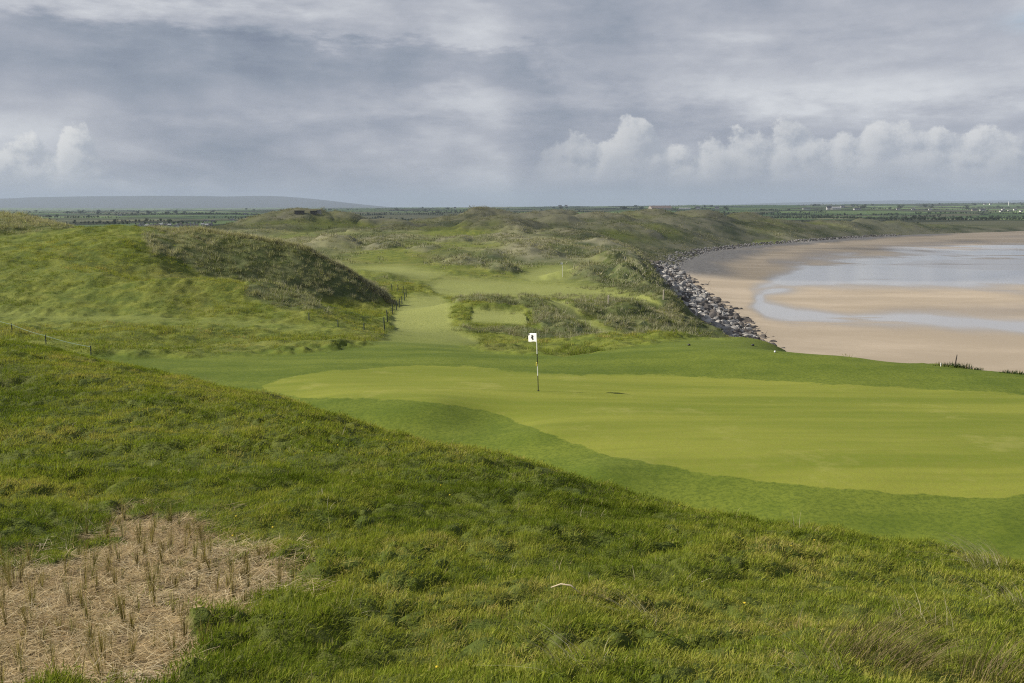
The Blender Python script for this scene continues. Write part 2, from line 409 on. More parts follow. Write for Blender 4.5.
class G:
    """short-hand for node graphs"""
    def __init__(self, t): self.t = t

    def n(self, typ, ins=None, **kw):
        nd = self.t.nodes.new(typ)
        for k, val in kw.items(): setattr(nd, k, val)
        for k, val in (ins or {}).items():
            if isinstance(val, bpy.types.NodeSocket): self.t.links.new(val, nd.inputs[k])
            else: nd.inputs[k].default_value = val
        return nd

    def m(self, op, a, b=0., c=0., clamp=False):
        nd = self.t.nodes.new('ShaderNodeMath'); nd.operation = op; nd.use_clamp = clamp
        for i, val in enumerate((a, b, c)):
            if isinstance(val, bpy.types.NodeSocket): self.t.links.new(val, nd.inputs[i])
            else: nd.inputs[i].default_value = val
        return nd.outputs[0]

    def mix(self, f, a, b, blend='MIX'):
        nd = self.t.nodes.new('ShaderNodeMix'); nd.data_type = 'RGBA'; nd.blend_type = blend
        for i, val in ((0, f), (6, a), (7, b)):
            if isinstance(val, bpy.types.NodeSocket): self.t.links.new(val, nd.inputs[i])
            else: nd.inputs[i].default_value = val if i == 0 or len(val) == 4 else (*val, 1)
        return nd.outputs[2]

    def noise(self, vec, scale, detail=4, rough=.55, dist=0., dim='3D'):
        nd = self.n('ShaderNodeTexNoise', noise_dimensions=dim)
        for k, val in {'Vector': vec, 'Scale': scale, 'Detail': detail, 'Roughness': rough, 'Distortion': dist}.items():
            if isinstance(val, bpy.types.NodeSocket): self.t.links.new(val, nd.inputs[k])
            else: nd.inputs[k].default_value = val
        return nd.outputs[0]

    def ss(self, x, a, b, to0=0., to1=1.):
        nd = self.n('ShaderNodeMapRange', {0: x, 1: a, 2: b, 3: to0, 4: to1}, interpolation_type='SMOOTHSTEP')
        return nd.outputs[0]

    def sep(self, v):
        nd = self.n('ShaderNodeSeparateXYZ', {0: v}); return nd.outputs

    def comb(self, x, y, z=0.):
        return self.n('ShaderNodeCombineXYZ', {0: x, 1: y, 2: z}).outputs[0]

    def scale3(self, v, s):
        return self.n('ShaderNodeVectorMath', {0: v, 1: s}, operation='MULTIPLY').outputs[0]


def S(r, g, b):
    """sRGB bytes to linear"""
    f = lambda c: (c / 255 / 12.92) if c <= 10 else ((c / 255 + .055) / 1.055) ** 2.4
    return (f(r), f(g), f(b), 1)


def simple(name, col, rough=.8, noise_amt=.25, scale=8., metal=0.):
    m, t, out = mat(name); g = G(t)
    tc = g.n('ShaderNodeTexCoord')
    nz = g.noise(tc.outputs['Object'], scale, 3)
    f = g.m('MULTIPLY_ADD', nz, 2 * noise_amt, 1 - noise_amt)
    c = g.mix(1., (*col[:3], 1), g.comb(f, f, f), 'MULTIPLY')
    b = g.n('ShaderNodeBsdfPrincipled', {'Base Color': c, 'Roughness': rough, 'Metallic': metal})
    t.links.new(b.outputs[0], out.inputs[0])
    return m


# ------------------------------------------------------------------ ground material
def ground_material():
    m, t, out = mat('turf_and_sand'); g = G(t)
    geo = g.n('ShaderNodeNewGeometry'); P = geo.outputs['Position']
    a1 = g.n('ShaderNodeAttribute', attribute_name='zone_a'); a2 = g.n('ShaderNodeAttribute', attribute_name='zone_b')
    s1 = g.n('ShaderNodeSeparateColor', {0: a1.outputs[0]}).outputs
    s2 = g.n('ShaderNodeSeparateColor', {0: a2.outputs[0]}).outputs
    green, mown, marram = s1[0], s1[1], s1[2]
    mulch, farm, rocky = s2[0], s2[1], s2[2]
    nbig = g.noise(P, .07, 5, .6)
    nmid = g.noise(P, .6, 5, .65)
    nfin = g.noise(P, 5., 4, .7)
    nvf = g.noise(P, 32., 3, .7)
    # rough grass
    c = g.mix(g.ss(nmid, .33, .68), (.072, .104, .013), (.175, .192, .030))
    c = g.mix(g.ss(nbig, .48, .75, 0, .6), c, (.205, .185, .055))
    c = g.mix(g.ss(g.noise(P, .23, 5, .7), .58, .76, 0, .4), c, (.150, .110, .045))
    c = g.mix(g.ss(nfin, .35, .75, 0, .5), c, (.035, .055, .009))
    c = g.mix(g.ss(nvf, .40, .62, 0, .25), c, (.20, .215, .05))
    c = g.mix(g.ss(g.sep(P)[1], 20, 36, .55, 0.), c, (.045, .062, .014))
    # marram
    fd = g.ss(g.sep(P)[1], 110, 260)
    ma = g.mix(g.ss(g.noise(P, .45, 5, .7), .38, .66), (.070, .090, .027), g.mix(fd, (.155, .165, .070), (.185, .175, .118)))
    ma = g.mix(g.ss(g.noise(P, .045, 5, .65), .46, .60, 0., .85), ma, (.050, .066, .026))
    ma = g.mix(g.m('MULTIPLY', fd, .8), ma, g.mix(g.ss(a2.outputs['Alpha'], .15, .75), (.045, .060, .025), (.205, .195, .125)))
    ma = g.mix(g.ss(a2.outputs['Alpha'], .01, .14, 1., 0.), ma, (.034, .046, .018))  # near-zero alpha: painted shade of the sea face, bank and spur
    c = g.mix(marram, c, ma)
    # mown
    sx = g.sep(P)
    st = g.noise(g.scale3(P, (.05, .35, 0.)), 1., 4, .6)
    mo = g.mix(g.ss(g.noise(P, .10, 4, .6), .35, .65), (.115, .165, .020), (.190, .215, .036))
    dist = sx[1]
    mo = g.mix(g.ss(dist, 48, 80), g.mix(g.ss(g.m('ADD', g.m('MULTIPLY', nmid, .4), g.m('MULTIPLY', st, .6)), .36, .64), (.078, .114, .011), (.142, .175, .022)), g.mix(.85, mo, (.275, .290, .095)))
    mo = g.mix(g.ss(g.noise(P, 9., 5, .78), .42, .62, 0, .62), mo, (.050, .078, .010))
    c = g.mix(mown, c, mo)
    gr = g.mix(g.ss(st, .36, .64), (.135, .170, .016), (.220, .238, .034))
    gr = g.mix(g.ss(g.noise(g.scale3(P, (.22, 1.3, 0.)), 1., 3, .6), .50, .68, 0, .45), gr, (.142, .168, .017))
    gr = g.mix(g.ss(nfin, .35, .7, 0, .32), gr, (.20, .185, .045))
    gr = g.mix(g.ss(nvf, .35, .7, 0, .40), gr, (.11, .15, .02))
    gr = g.mix(g.ss(g.noise(P, .35, 5, .7), .56, .70, 0, .35), gr, (.30, .29, .085))
    gm = g.ss(g.m('MULTIPLY_ADD', g.m('SUBTRACT', nfin, .5), .9, green), .30, .62)
    c = g.mix(gm, c, gr)
    # bare sand under straw
    sa = g.mix(g.ss(g.noise(P, 14., 5, .75), .35, .65), (.085, .058, .030), (.33, .25, .145))
    c = g.mix(mulch, c, sa)
    # fields
    vo = g.n('ShaderNodeTexVoronoi', {'Vector': g.scale3(P, (.0035, .0055, 0.)), 'Scale': 1., 'Randomness': .9}, feature='F1')
    vc = g.n('ShaderNodeSeparateColor', {0: vo.outputs['Color']}).outputs
    fc = g.mix(g.ss(vc[0], .1, .9), (.070, .122, .042), (.140, .205, .072))
    fc = g.mix(g.ss(vc[1], .72, .75), fc, (.12, .125, .07))
    fc = g.mix(g.ss(vc[2], .75, .78), fc, (.05, .06, .032))
    ve = g.n('ShaderNodeTexVoronoi', {'Vector': g.scale3(P, (.0035, .0055, 0.)), 'Scale': 1., 'Randomness': .9}, feature='DISTANCE_TO_EDGE')
    fc = g.mix(g.ss(ve.outputs['Distance'], .015, .03, 1., 0.), fc, (.025, .04, .018))
    c = g.mix(farm, c, fc)
    c = g.mix(rocky, c, g.mix(g.ss(nmid, .35, .65), (.10, .095, .09), (.24, .225, .21)))
    hb = g.m('ADD', g.m('MULTIPLY', nfin, .06), g.m('MULTIPLY', nvf, .020))
    hb = g.m('MULTIPLY', hb, g.m('SUBTRACT', 1., g.m('MULTIPLY', mown, .8)))
    bump = g.n('ShaderNodeBump', {'Height': hb, 'Strength': .9, 'Distance': 1.0})
    b = g.n('ShaderNodeBsdfPrincipled', {'Base Color': c, 'Roughness': .95, 'Normal': bump.outputs[0], 'Specular IOR Level': .15})
    t.links.new(b.outputs[0], out.inputs[0])
    return m


M_GROUND = ground_material()


# ------------------------------------------------------------------ terrain sheet
LS = np.concatenate([
    np.linspace(math.log(2.6), math.log(6), 60, endpoint=False),
    np.linspace(math.log(6), math.log(18), 330, endpoint=False),
    np.linspace(math.log(18), math.log(55), 260, endpoint=False),
    np.linspace(math.log(55), math.log(130), 330, endpoint=False),
    np.linspace(math.log(130), math.log(900), 330, endpoint=False),
    np.linspace(math.log(900), math.log(9500), 130)])
SS = np.concatenate([np.linspace(-1.25, -.6, 60, endpoint=False), np.linspace(-.6, .6, 840, endpoint=False), np.linspace(.6, 1.25, 60)])
NY, NS = len(LS), len(SS)
YY = np.exp(LS)
gx = (SS[None, :] * YY[:, None]).ravel(); gy = np.repeat(YY, NS)
h0 = rbf(gx, gy).astype(float)
Q = zones(gx, gy, h0)
gz = height(gx, gy, Q)


def sheet(name, co, faces, attrs, material, kind='structure'):
    me = bpy.data.meshes.new(name)
    used = np.unique(faces)
    remap = np.full(len(co), -1, np.int64); remap[used] = np.arange(len(used))
    f = remap[faces]
    me.vertices.add(len(used)); me.vertices.foreach_set('co', co[used].astype(np.float32).ravel())
    nf = len(f)
    me.loops.add(nf * 4); me.loops.foreach_set('vertex_index', f.ravel().astype(np.int32))
    me.polygons.add(nf); me.polygons.foreach_set('loop_start', (np.arange(nf) * 4).astype(np.int32))
    me.update(calc_edges=True)
    me.polygons.foreach_set('use_smooth', np.ones(nf, bool))
    for k, val in attrs.items():
        at = me.attributes.new(k, 'FLOAT_COLOR', 'POINT')
        at.data.foreach_set('color', val[used].astype(np.float32).ravel())
    me.materials.append(material)
    o = bpy.data.objects.new(name, me); C.objects.link(o); o['kind'] = kind
    return o


co = np.stack([gx, gy, gz], 1)
ii = np.arange(NY * NS).reshape(NY, NS)
F = np.stack([ii[:-1, :-1], ii[:-1, 1:], ii[1:, 1:], ii[1:, :-1]], -1).reshape(-1, 4)
one = np.ones(len(gx))
zone_a = np.stack([Q['green'], Q['mown'], Q['marram'], one], 1)
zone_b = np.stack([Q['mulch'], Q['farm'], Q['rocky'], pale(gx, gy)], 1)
fv = lambda k: Q[k][F].mean(1)
# leave out what lies under the beach
keep = (gz[F].max(1) > -2.2)
kd = np.full(len(F), 0)
fy = gy[F].mean(1)
kd[fv('marram') > .5] = 3
kd[(fv('mown') > .5)] = 2
kd[(fv('mown') > .5) & (fy > 60)] = 6
kd[(fv('tee') > .5)] = 7
kd[fv('green') > .5] = 1
kd[fv('mulch') > .5] = 4
kd[fv('farm') > .5] = 5
for k, nm in ((0, 'ground'), (1, 'putting_green'), (2, 'lawn'), (3, 'dunes'), (4, 'sand_patch'), (5, 'farmland'), (6, 'fairway'), (7, 'tee_lawn')):
    f = F[keep & (kd == k)]
    if len(f): sheet(nm, co, f, {'zone_a': zone_a, 'zone_b': zone_b}, M_GROUND)

# ground behind and under the camera
bx, by = np.meshgrid(np.linspace(-60, 60, 60), np.linspace(-60, 2.75, 40))
bz = np.full(bx.shape, 20.15) - .012 * np.abs(by) ** 1.3
bf = np.arange(bx.size).reshape(bx.shape)
BF = np.stack([bf[:-1, :-1], bf[:-1, 1:], bf[1:, 1:], bf[1:, :-1]], -1).reshape(-1, 4)
zz = np.zeros((bx.size, 4)); zz[:, 3] = 1
sheet('near_ground', np.stack([bx.ravel(), by.ravel(), bz.ravel()], 1), BF, {'zone_a': zz, 'zone_b': zz}, M_GROUND)


# ------------------------------------------------------------------ placing helpers
def ground_at(x, y):
    return height(np.atleast_1d(np.asarray(x, float)), np.atleast_1d(np.asarray(y, float)))


def land(u, v, y0=5., y1=3000.):
    """where the line of sight through a photo point meets the ground, looking between two distances"""
    s, r = sr(u, v)
    Ys = np.exp(np.linspace(math.log(y0), math.log(y1), 1500))
    h = height(s * Ys, Ys)
    gap = h - (CAMZ - r * Ys)
    k = np.nonzero(gap >= 0)[0]
    i = k[0] if len(k) else int(np.argmax(gap))
    Y = Ys[i]
    return Vector((float(s * Y), float(Y), float(h[i])))


# ------------------------------------------------------------------ beach, wet sand and shallow water
def beach():
    lb = np.concatenate([np.linspace(math.log(40), math.log(110), 40, endpoint=False), np.linspace(math.log(110), math.log(1000), 620, endpoint=False), np.linspace(math.log(1000), math.log(9000), 40)])
    sb = np.concatenate([np.linspace(-.02, .1, 30, endpoint=False), np.linspace(.1, .56, 420, endpoint=False), np.linspace(.56, 2.2, 90)])
    Yb = np.exp(lb)
    x = (sb[None] * Yb[:, None]).ravel(); y = np.repeat(Yb, len(sb))
    d = -inland(x, y)
    u, v = uv(x, y, np.zeros_like(x))
    w = fbm(x * .02, y * .006, 4, .6)
    wob = w * 5
    LO = PG((752, 292), (775, 283), (800, 268), (830, 262), (900, 255), (960, 249), (1030, 247), (1300, 245), (1300, 287), (1030, 287.5), (900, 287), (860, 288), (800, 291), (768, 299), (796, 308), (850, 312), (930, 311), (1030, 316), (1300, 322), (1300, 338), (1030, 334), (930, 324), (850, 322), (790, 322), (765, 319), (750, 308))
    HI = PG((770, 262), (820, 252), (880, 247), (940, 246), (890, 250), (840, 258), (800, 266))
    THIN = PG((950, 246), (985, 244.5), (1300, 244), (1300, 247), (1030, 248), (985, 247.5))
    water = polymask(u, v, y, LO, 6., 90, 1500, wob * 1.2)
    strk = fbm(x * .010, y * .045, 5, .7)
    water = water * sstep(-.50, .10, strk + .5 * sstep(285, 300, v) + .25 * sstep(300, 312, v))
    WIDE = PG((752, 290), (772, 276), (805, 263), (850, 255), (910, 250), (960, 248), (1300, 247), (1300, 287), (900, 286))
    water = np.maximum(water, polymask(u, v, y, WIDE, 7, 90, 1500, wob) * sstep(-.38, .12, fbm(x * .007, y * .03, 5, .62, 7.) + .55))
    water = np.maximum(water, polymask(u, v, y, THIN, 1., 300, 1500))
    SEA = PG((886, 264), (920, 259.5), (985, 258), (1400, 257), (1400, 271), (1040, 270), (985, 269), (930, 267))
    sea = polymask(u, v, y, SEA, 1.0, 200, 1500, wob * .12)
    wet = np.maximum(polymask(u, v, y, HI, 6, 200, 900, wob), .55 * polymask(u, v, y, LO, 12, 90, 1500, wob * 2))
    BAR = PG((900, 305), (1030, 303), (1300, 305), (1300, 322), (1030, 316), (920, 314), (840, 310))
    water = water * (1 - .6 * sea)
    wet = np.maximum(wet, sea * .95)
    wet = np.maximum(wet, .6 * polymask(u, v, y, BAR, 5, 90, 400, wob))
    farwet = sstep(420, 640, y) * (.35 + .6 * fbm(x * .006, y * .02, 3))
    wet = np.clip(np.maximum(wet, farwet * sstep(30, 120, d)), 0, 1)
    wet = np.maximum(wet, .75 * sstep(.05, .5, fbm(x * .009, y * .04, 4, .6, 30.)) * sstep(330, 300, v) * sstep(20, 60, d))
    shingle = (1 - sstep(7, 22, d + w * 8)) * sstep(290, 330, y) * (1 - sstep(470, 540, y))
    shingle = np.maximum(shingle, (1 - sstep(1.5, 8, d + w * 6)) * sstep(440, 520, y) * (1 - sstep(740, 800, y)))
    z = .035 * fbm(x * .05, y * .03, 3) + shingle * .5 - .05 * water
    z = z + .9 * np.exp(-np.maximum(d, 0) / 12.) - .25
    c = np.stack([x, y, z], 1)
    idx = np.arange(len(x)).reshape(len(Yb), len(sb))
    f = np.stack([idx[:-1, :-1], idx[:-1, 1:], idx[1:, 1:], idx[1:, :-1]], -1).reshape(-1, 4)
    ok = d[f].max(1) > -16
    at = {'zone_a': np.stack([water, wet, shingle, np.ones_like(x)], 1)}
    m, t, out = mat('tidal_sand'); g = G(t)
    P = g.n('ShaderNodeNewGeometry').outputs['Position']
    a = g.n('ShaderNodeAttribute', attribute_name='zone_a')
    s = g.n('ShaderNodeSeparateColor', {0: a.outputs[0]}).outputs
    n1 = g.noise(g.scale3(P, (.02, .045, 0.)), 1., 5, .6)
    n2 = g.noise(P, .9, 4, .7)
    c1 = g.mix(g.ss(n1, .35, .68), (.315, .258, .185), (.425, .352, .262))
    c1 = g.mix(g.ss(n2, .3, .75, 0, .25), c1, (.27, .21, .155))
    c1 = g.mix(s[1], c1, (.235, .20, .165))
    c1 = g.mix(s[2], c1, g.mix(g.ss(n2, .35, .65), (.11, .105, .10), (.24, .225, .21)))
    c1 = g.mix(s[0], c1, (.30, .285, .27))
    ro = g.m('SUBTRACT', .92, g.m('MULTIPLY', s[1], .5))
    ro = g.m('SUBTRACT', ro, g.m('MULTIPLY', s[0], .75), clamp=True)
    ro = g.m('MAXIMUM', ro, .10)
    wv = g.noise(g.scale3(P, (.12, .5, 0.)), 1., 5, .65)
    bmp = g.n('ShaderNodeBump', {'Height': wv, 'Strength': .22, 'Distance': .06})
    b = g.n('ShaderNodeBsdfPrincipled', {'Base Color': c1, 'Roughness': ro, 'IOR': 1.5, 'Normal': bmp.outputs[0]})
    t.links.new(b.outputs[0], out.inputs[0])
    kf = np.zeros(len(f), int)
    kf[water[f].mean(1) > .5] = 1
    kf[shingle[f].mean(1) > .5] = 2
    for k, nm in ((0, 'beach'), (1, 'tidal_water'), (2, 'shingle')):
        ff = f[ok & (kf == k)]
        if len(ff): sheet(nm, c, ff, at, m)


beach()


# ------------------------------------------------------------------ far hills
def hills():
    prof = [(-700, 208), (-200, 203), (0, 199), (20, 197.5), (50, 197), (100, 196), (180, 195.8), (240, 196.5), (270, 195.3), (300, 197.5), (340, 202), (390, 207), (430, 211), (520, 214)]
    prof2 = [(560, 214), (680, 206.5), (720, 205.2), (760, 203.4), (800, 202.2), (850, 201.5), (900, 200), (950, 201.2), (1000, 200.5), (1060, 199), (1200, 203), (1500, 207)]
    m = simple('heather_moor', (.035, .042, .045), .95, .3, .002)
    for prf, Y0 in ((prof, 13000.), (prof2, 17000.)):
        us = np.linspace(prf[0][0], prf[-1][0], 260)
        vs = np.interp(us, [p[0] for p in prf], [p[1] for p in prf])
        vs = np.convolve(np.pad(vs, 4, 'edge'), np.ones(9) / 9, 'valid')
        s, r = sr(us, vs)
        top = CAMZ - r * Y0
        top = top + fbm(us * .02, us * 0 + Y0, 4) * 3
        rows = [(-2600, .0), (-1700, .33), (-900, .72), (-300, .95), (0, 1.), (500, .9), (2000, .3), (3000, 0.)]
        c = []
        for dy, k in rows:
            c.append(np.stack([s * (Y0 + dy), np.full(len(s), Y0 + dy), -6 + (top + 6) * k + (fbm(us * .03, us * 0 + dy * .003, 3) * 8 * k * (1 - k) * 4)], 1))
        c = np.concatenate(c); idx = np.arange(len(c)).reshape(len(rows), len(s))
        f = np.stack([idx[:-1, :-1], idx[:-1, 1:], idx[1:, 1:], idx[1:, :-1]], -1).reshape(-1, 4)
        sheet('hills', c, f, {}, m)


hills()
bpy.ops.mesh.primitive_grid_add(x_subdivisions=4, y_subdivisions=4, size=44000, location=(0, 0, -3.2))
pl = bpy.context.object; pl.name = 'lowland'; pl['kind'] = 'structure'
pl.data.materials.append(simple('lowland_turf', (.07, .11, .035), .95, .3, .004))


# ------------------------------------------------------------------ grass
def blade_mesh(name, blades, material, wind=(0., 0.)):
    """blades: rows of (x, y, height, width, direction, lean, curl, tone)"""
    vs, fs, ts = [], [], []
    seg = 3
    for (x, y, h, wd, a, lean, curl, tn) in blades:
        ca, sa = math.cos(a), math.sin(a)
        b0 = len(vs)
        px_, pz_ = 0., 0.
        ang = lean
        for i in range(seg + 1):
            ww = wd * .5 * (1 - i / seg) ** .7
            dx_, dy_ = x + ca * px_ + wind[0] * h * (i / seg) ** 1.6, y + sa * px_ + wind[1] * h * (i / seg) ** 1.6
            if i < seg:
                vs += [(dx_ - sa * ww, dy_ + ca * ww, pz_), (dx_ + sa * ww, dy_ - ca * ww, pz_)]; ts += [(i / seg, tn, 0, 1)] * 2
            else:
                vs.append((dx_, dy_, pz_)); ts.append((1, tn, 0, 1))
            px_ += math.sin(ang) * h / seg; pz_ += math.cos(ang) * h / seg
            ang += curl / seg
        for i in range(seg - 1):
            k_ = b0 + 2 * i
            fs.append((k_, k_ + 1, k_ + 3, k_ + 2))
        k_ = b0 + 2 * (seg - 1)
        fs.append((k_, k_ + 1, k_ + 2))
    me = bpy.data.meshes.new(name); me.from_pydata(vs, [], fs); me.update()
    at = me.attributes.new('blade', 'FLOAT_COLOR', 'POINT')
    at.data.foreach_set('color', np.array(ts, np.float32).ravel())
    me.materials.append(material)
    me.polygons.foreach_set('use_smooth', np.ones(len(fs), bool))
    return me


def grass_material(name, tip=(1.25, 1.15, 1.0), straw=(.36, .29, .15), straw_amt=.25, instanced=True, col=(.1, .14, .03)):
    m, t, out = mat(name); g = G(t)
    b = g.n('ShaderNodeAttribute', attribute_name='blade')
    s = g.n('ShaderNodeSeparateColor', {0: b.outputs[0]}).outputs
    if instanced:
        c = g.n('ShaderNodeAttribute', attribute_name='tint', attribute_type='INSTANCER').outputs[0]
    else:
        c = (*col, 1)
    c = g.mix(g.ss(s[0], .2, 1.), c, g.mix(1., c, (*tip, 1), 'MULTIPLY'))
    c = g.mix(g.ss(s[1], 1 - straw_amt - .03, 1 - straw_amt + .03), c, (*straw, 1))
    k = g.m('MULTIPLY_ADD', g.m('FRACT', g.m('MULTIPLY', s[1], 7.31)), .85, .58)
    c = g.mix(1., c, g.comb(k, k, k), 'MULTIPLY')
    d = g.n('ShaderNodeBsdfDiffuse', {'Color': c, 'Roughness': .4})
    tr = g.n('ShaderNodeBsdfTranslucent', {'Color': g.mix(1., c, (1.1, 1.2, .6, 1), 'MULTIPLY')})
    mx = g.n('ShaderNodeMixShader', {0: .30, 1: d.outputs[0], 2: tr.outputs[0]})
    t.links.new(mx.outputs[0], out.inputs[0])
    return m


M_TURF = grass_material('turf_blades', straw_amt=.10, straw=(.26, .24, .10))
M_ROUGH = grass_material('rough_blades', straw_amt=.22, straw=(.28, .26, .12))
M_MARRAM = grass_material('marram_blades', tip=(1.6, 1.55, 1.6), straw_amt=.34, straw=(.44, .41, .315))
M_STRAW = grass_material('straw', instanced=True, straw_amt=0., tip=(1., 1., 1.))


def tuft(n, r, h0_, h1_, wd, lean, curl, seed, flat=False):
    q = np.random.default_rng(seed); rows = []
    for i in range(n):
        a = q.uniform(0, 2 * math.pi); rr = r * math.sqrt(q.uniform())
        rows.append((math.cos(a) * rr, math.sin(a) * rr, q.uniform(h0_, h1_), wd * q.uniform(.7, 1.3),
                     a + q.normal(0, .9), abs(q.normal(0, lean)), q.uniform(.2, 1.) * curl, q.uniform()))
    return rows


def scatter(name, meshes, pts, rot, scl, tint, idx=None):
    """many copies of a few tufts on the ground: uncountable growth, one object"""
    src = bpy.data.collections.new(name + '_kinds')
    for i, me in enumerate(meshes):
        src.objects.link(bpy.data.objects.new('%s_kind_%02d' % (name, i), me))
    me = bpy.data.meshes.new(name)
    k_ = len(pts)
    me.vertices.add(k_); me.vertices.foreach_set('co', pts.astype(np.float32).ravel())
    for nm, ty, key, arr in (('rot', 'FLOAT_VECTOR', 'vector', rot), ('scl', 'FLOAT_VECTOR', 'vector', scl), ('tint', 'FLOAT_COLOR', 'color', tint),
                             ('pick', 'INT', 'value', rng.integers(0, len(meshes), k_) if idx is None else idx)):
        at = me.attributes.new(nm, ty, 'POINT')
        at.data.foreach_set(key, np.ascontiguousarray(arr, dtype=np.int32 if ty == 'INT' else np.float32).ravel())
    o = bpy.data.objects.new(name, me); C.objects.link(o); o['kind'] = 'stuff'
    ng = bpy.data.node_groups.new(name + '_spread', 'GeometryNodeTree')
    ng.interface.new_socket('Geometry', in_out='INPUT', socket_type='NodeSocketGeometry')
    ng.interface.new_socket('Geometry', in_out='OUTPUT', socket_type='NodeSocketGeometry')
    N = ng.nodes.new; L = ng.links.new
    gi = N('NodeGroupInput'); go = N('NodeGroupOutput')
    ip = N('GeometryNodeInstanceOnPoints'); ci = N('GeometryNodeCollectionInfo')
    mp = N('GeometryNodeMeshToPoints')
    ci.inputs['Collection'].default_value = src
    ci.inputs['Separate Children'].default_value = True; ci.inputs['Reset Children'].default_value = True

    def attr(nm, ty):
        a = N('GeometryNodeInputNamedAttribute'); a.data_type = ty; a.inputs[0].default_value = nm
        return a.outputs[0]
    er = N('FunctionNodeEulerToRotation')
    L(attr('rot', 'FLOAT_VECTOR'), er.inputs[0])
    L(gi.outputs[0], mp.inputs[0]); L(mp.outputs[0], ip.inputs['Points'])
    L(ci.outputs[0], ip.inputs['Instance']); ip.inputs['Pick Instance'].default_value = True
    L(attr('pick', 'INT'), ip.inputs['Instance Index'])
    L(er.outputs[0], ip.inputs['Rotation']); L(attr('scl', 'FLOAT_VECTOR'), ip.inputs['Scale'])
    L(ip.outputs[0], go.inputs[0])
    md = o.modifiers.new('spread', 'NODES'); md.node_group = ng
    return o


def sow(y0, y1, per_m2, seed, smax=.62):
    q = np.random.default_rng(seed)
    k_ = int(per_m2 * smax * (y1 * y1 - y0 * y0))
    Y = np.sqrt(q.uniform(y0 * y0, y1 * y1, k_)); s = q.uniform(-smax, smax, k_)
    return s * Y, Y


def lay(x, y, keepf, seed):
    """drop the sown points that do not grow, return their places and zones"""
    h = rbf(x, y).astype(float); z_ = zones(x, y, h)
    q = np.random.default_rng(seed)
    k_ = q.uniform(size=len(x)) < keepf(x, y, z_)
    z_ = {a: b[k_] for a, b in z_.items()}
    x = x[k_]; y = y[k_]
    return x, y, height(x, y, z_), z_


def palette(w_, cols):
    """blend a row of colours by 0..1"""
    cols = np.array(cols, float); p = np.clip(w_, 0, .9999) * (len(cols) - 1)
    i = p.astype(int); f = (p - i)[:, None]
    c = cols[i] * (1 - f) + cols[i + 1] * f
    return np.concatenate([c, np.ones((len(c), 1))], 1)


def turn_slope(x, y, lean, seed, amount=.75):
    """tufts stand square to the ground they grow on"""
    e = .04
    dzx = (height(x + e, y) - height(x - e, y)) / (2 * e); dzy = (height(x, y + e) - height(x, y - e)) / (2 * e)
    q = np.random.default_rng(seed)
    k_ = len(x)
    return np.stack([np.arctan(dzy) * amount + q.normal(0, lean, k_), -np.arctan(dzx) * amount + q.normal(.08, lean, k_), q.uniform(-.9, .9, k_)], 1)


def turn(k_, lean=.12, seed=1):
    q = np.random.default_rng(seed)
    return np.stack([q.normal(0, lean, k_), q.normal(.10, lean, k_), q.uniform(0, 6.283, k_)], 1)


GREENS = [(.090, .126, .015), (.157, .205, .027), (.240, .272, .043), (.325, .318, .078), (.38, .315, .135)]
NEAR = [blade_mesh('near_turf', tuft(56, .12, .018, .055, .0048, .8, 1.2, 100 + i), M_TURF, (.25, -.05)) for i in range(6)]
MIDT = [blade_mesh('mid_turf', tuft(46, .16, .022, .06, .008, .8, 1.2, 120 + i), M_TURF, (.25, -.05)) for i in range(6)]
ROUGH = [blade_mesh('rough_turf', tuft(45, .34, .08, .24, .017, .5, .8, 140 + i), M_ROUGH, (.25, 0)) for i in range(6)]
MARR = [blade_mesh('marram', tuft(60, .36, .18, .48, .020, .6, 1.3, 160 + i), M_MARRAM, (.22, 0)) for i in range(6)]
MARF = [blade_mesh('marram_far', tuft(44, .85, .25, .65, .055, .7, 1.2, 180 + i), M_MARRAM, (.2, 0)) for i in range(6)]


def grow_tint(x, y, seed, spread=.16):
    q = np.random.default_rng(seed)
    w_ = .38 + .30 * fbm(x * .55, y * .8, 3, .6, 2.) + .30 * fbm(x * .13, y * .2, 3, .6, 4.) + q.normal(0, spread, len(x))
    return w_


x, y = sow(4.6, 14, 135, 1)
x, y, z, zn = lay(x, y, lambda x, y, q: (1 - q['mulch'] * .97) * (q['mown'] < .3), 2)
wx = x + .12 * fbm(x * 1.7, y * 1.7, 2, .5, 21.); wy = y + .12 * fbm(x * 1.7, y * 1.7, 2, .5, 33.)
sc_ = (.35 + .95 * lump(wx, wy)) * (1. + 3. * tussock(wx, wy)) + .14 * rng.normal(size=len(x))
sc_ = np.clip(sc_, .3, 1.7)
scatter('turf_grass', NEAR, np.stack([x, y, z - .012], 1), turn_slope(x, y, .12, 3), np.stack([sc_ ** .3, sc_ ** .3, sc_], 1), palette(grow_tint(x, y, 5), GREENS))

x, y = sow(13.5, 33, 60, 11)
x, y, z, zn = lay(x, y, lambda x, y, q: (q['mown'] < .3) * 1., 12)
wx = x + .12 * fbm(x * 1.7, y * 1.7, 2, .5, 21.); wy = y + .12 * fbm(x * 1.7, y * 1.7, 2, .5, 33.)
sc_ = np.clip((.35 + .95 * lump(wx, wy)) * (1. + 3. * tussock(wx, wy)) + .14 * rng.normal(size=len(x)), .3, 1.8)
scatter('bank_grass', MIDT, np.stack([x, y, z - .012], 1), turn_slope(x, y, .12, 13), np.stack([sc_ ** .3, sc_ ** .3, sc_], 1), palette(grow_tint(x, y, 15) + .04, GREENS))

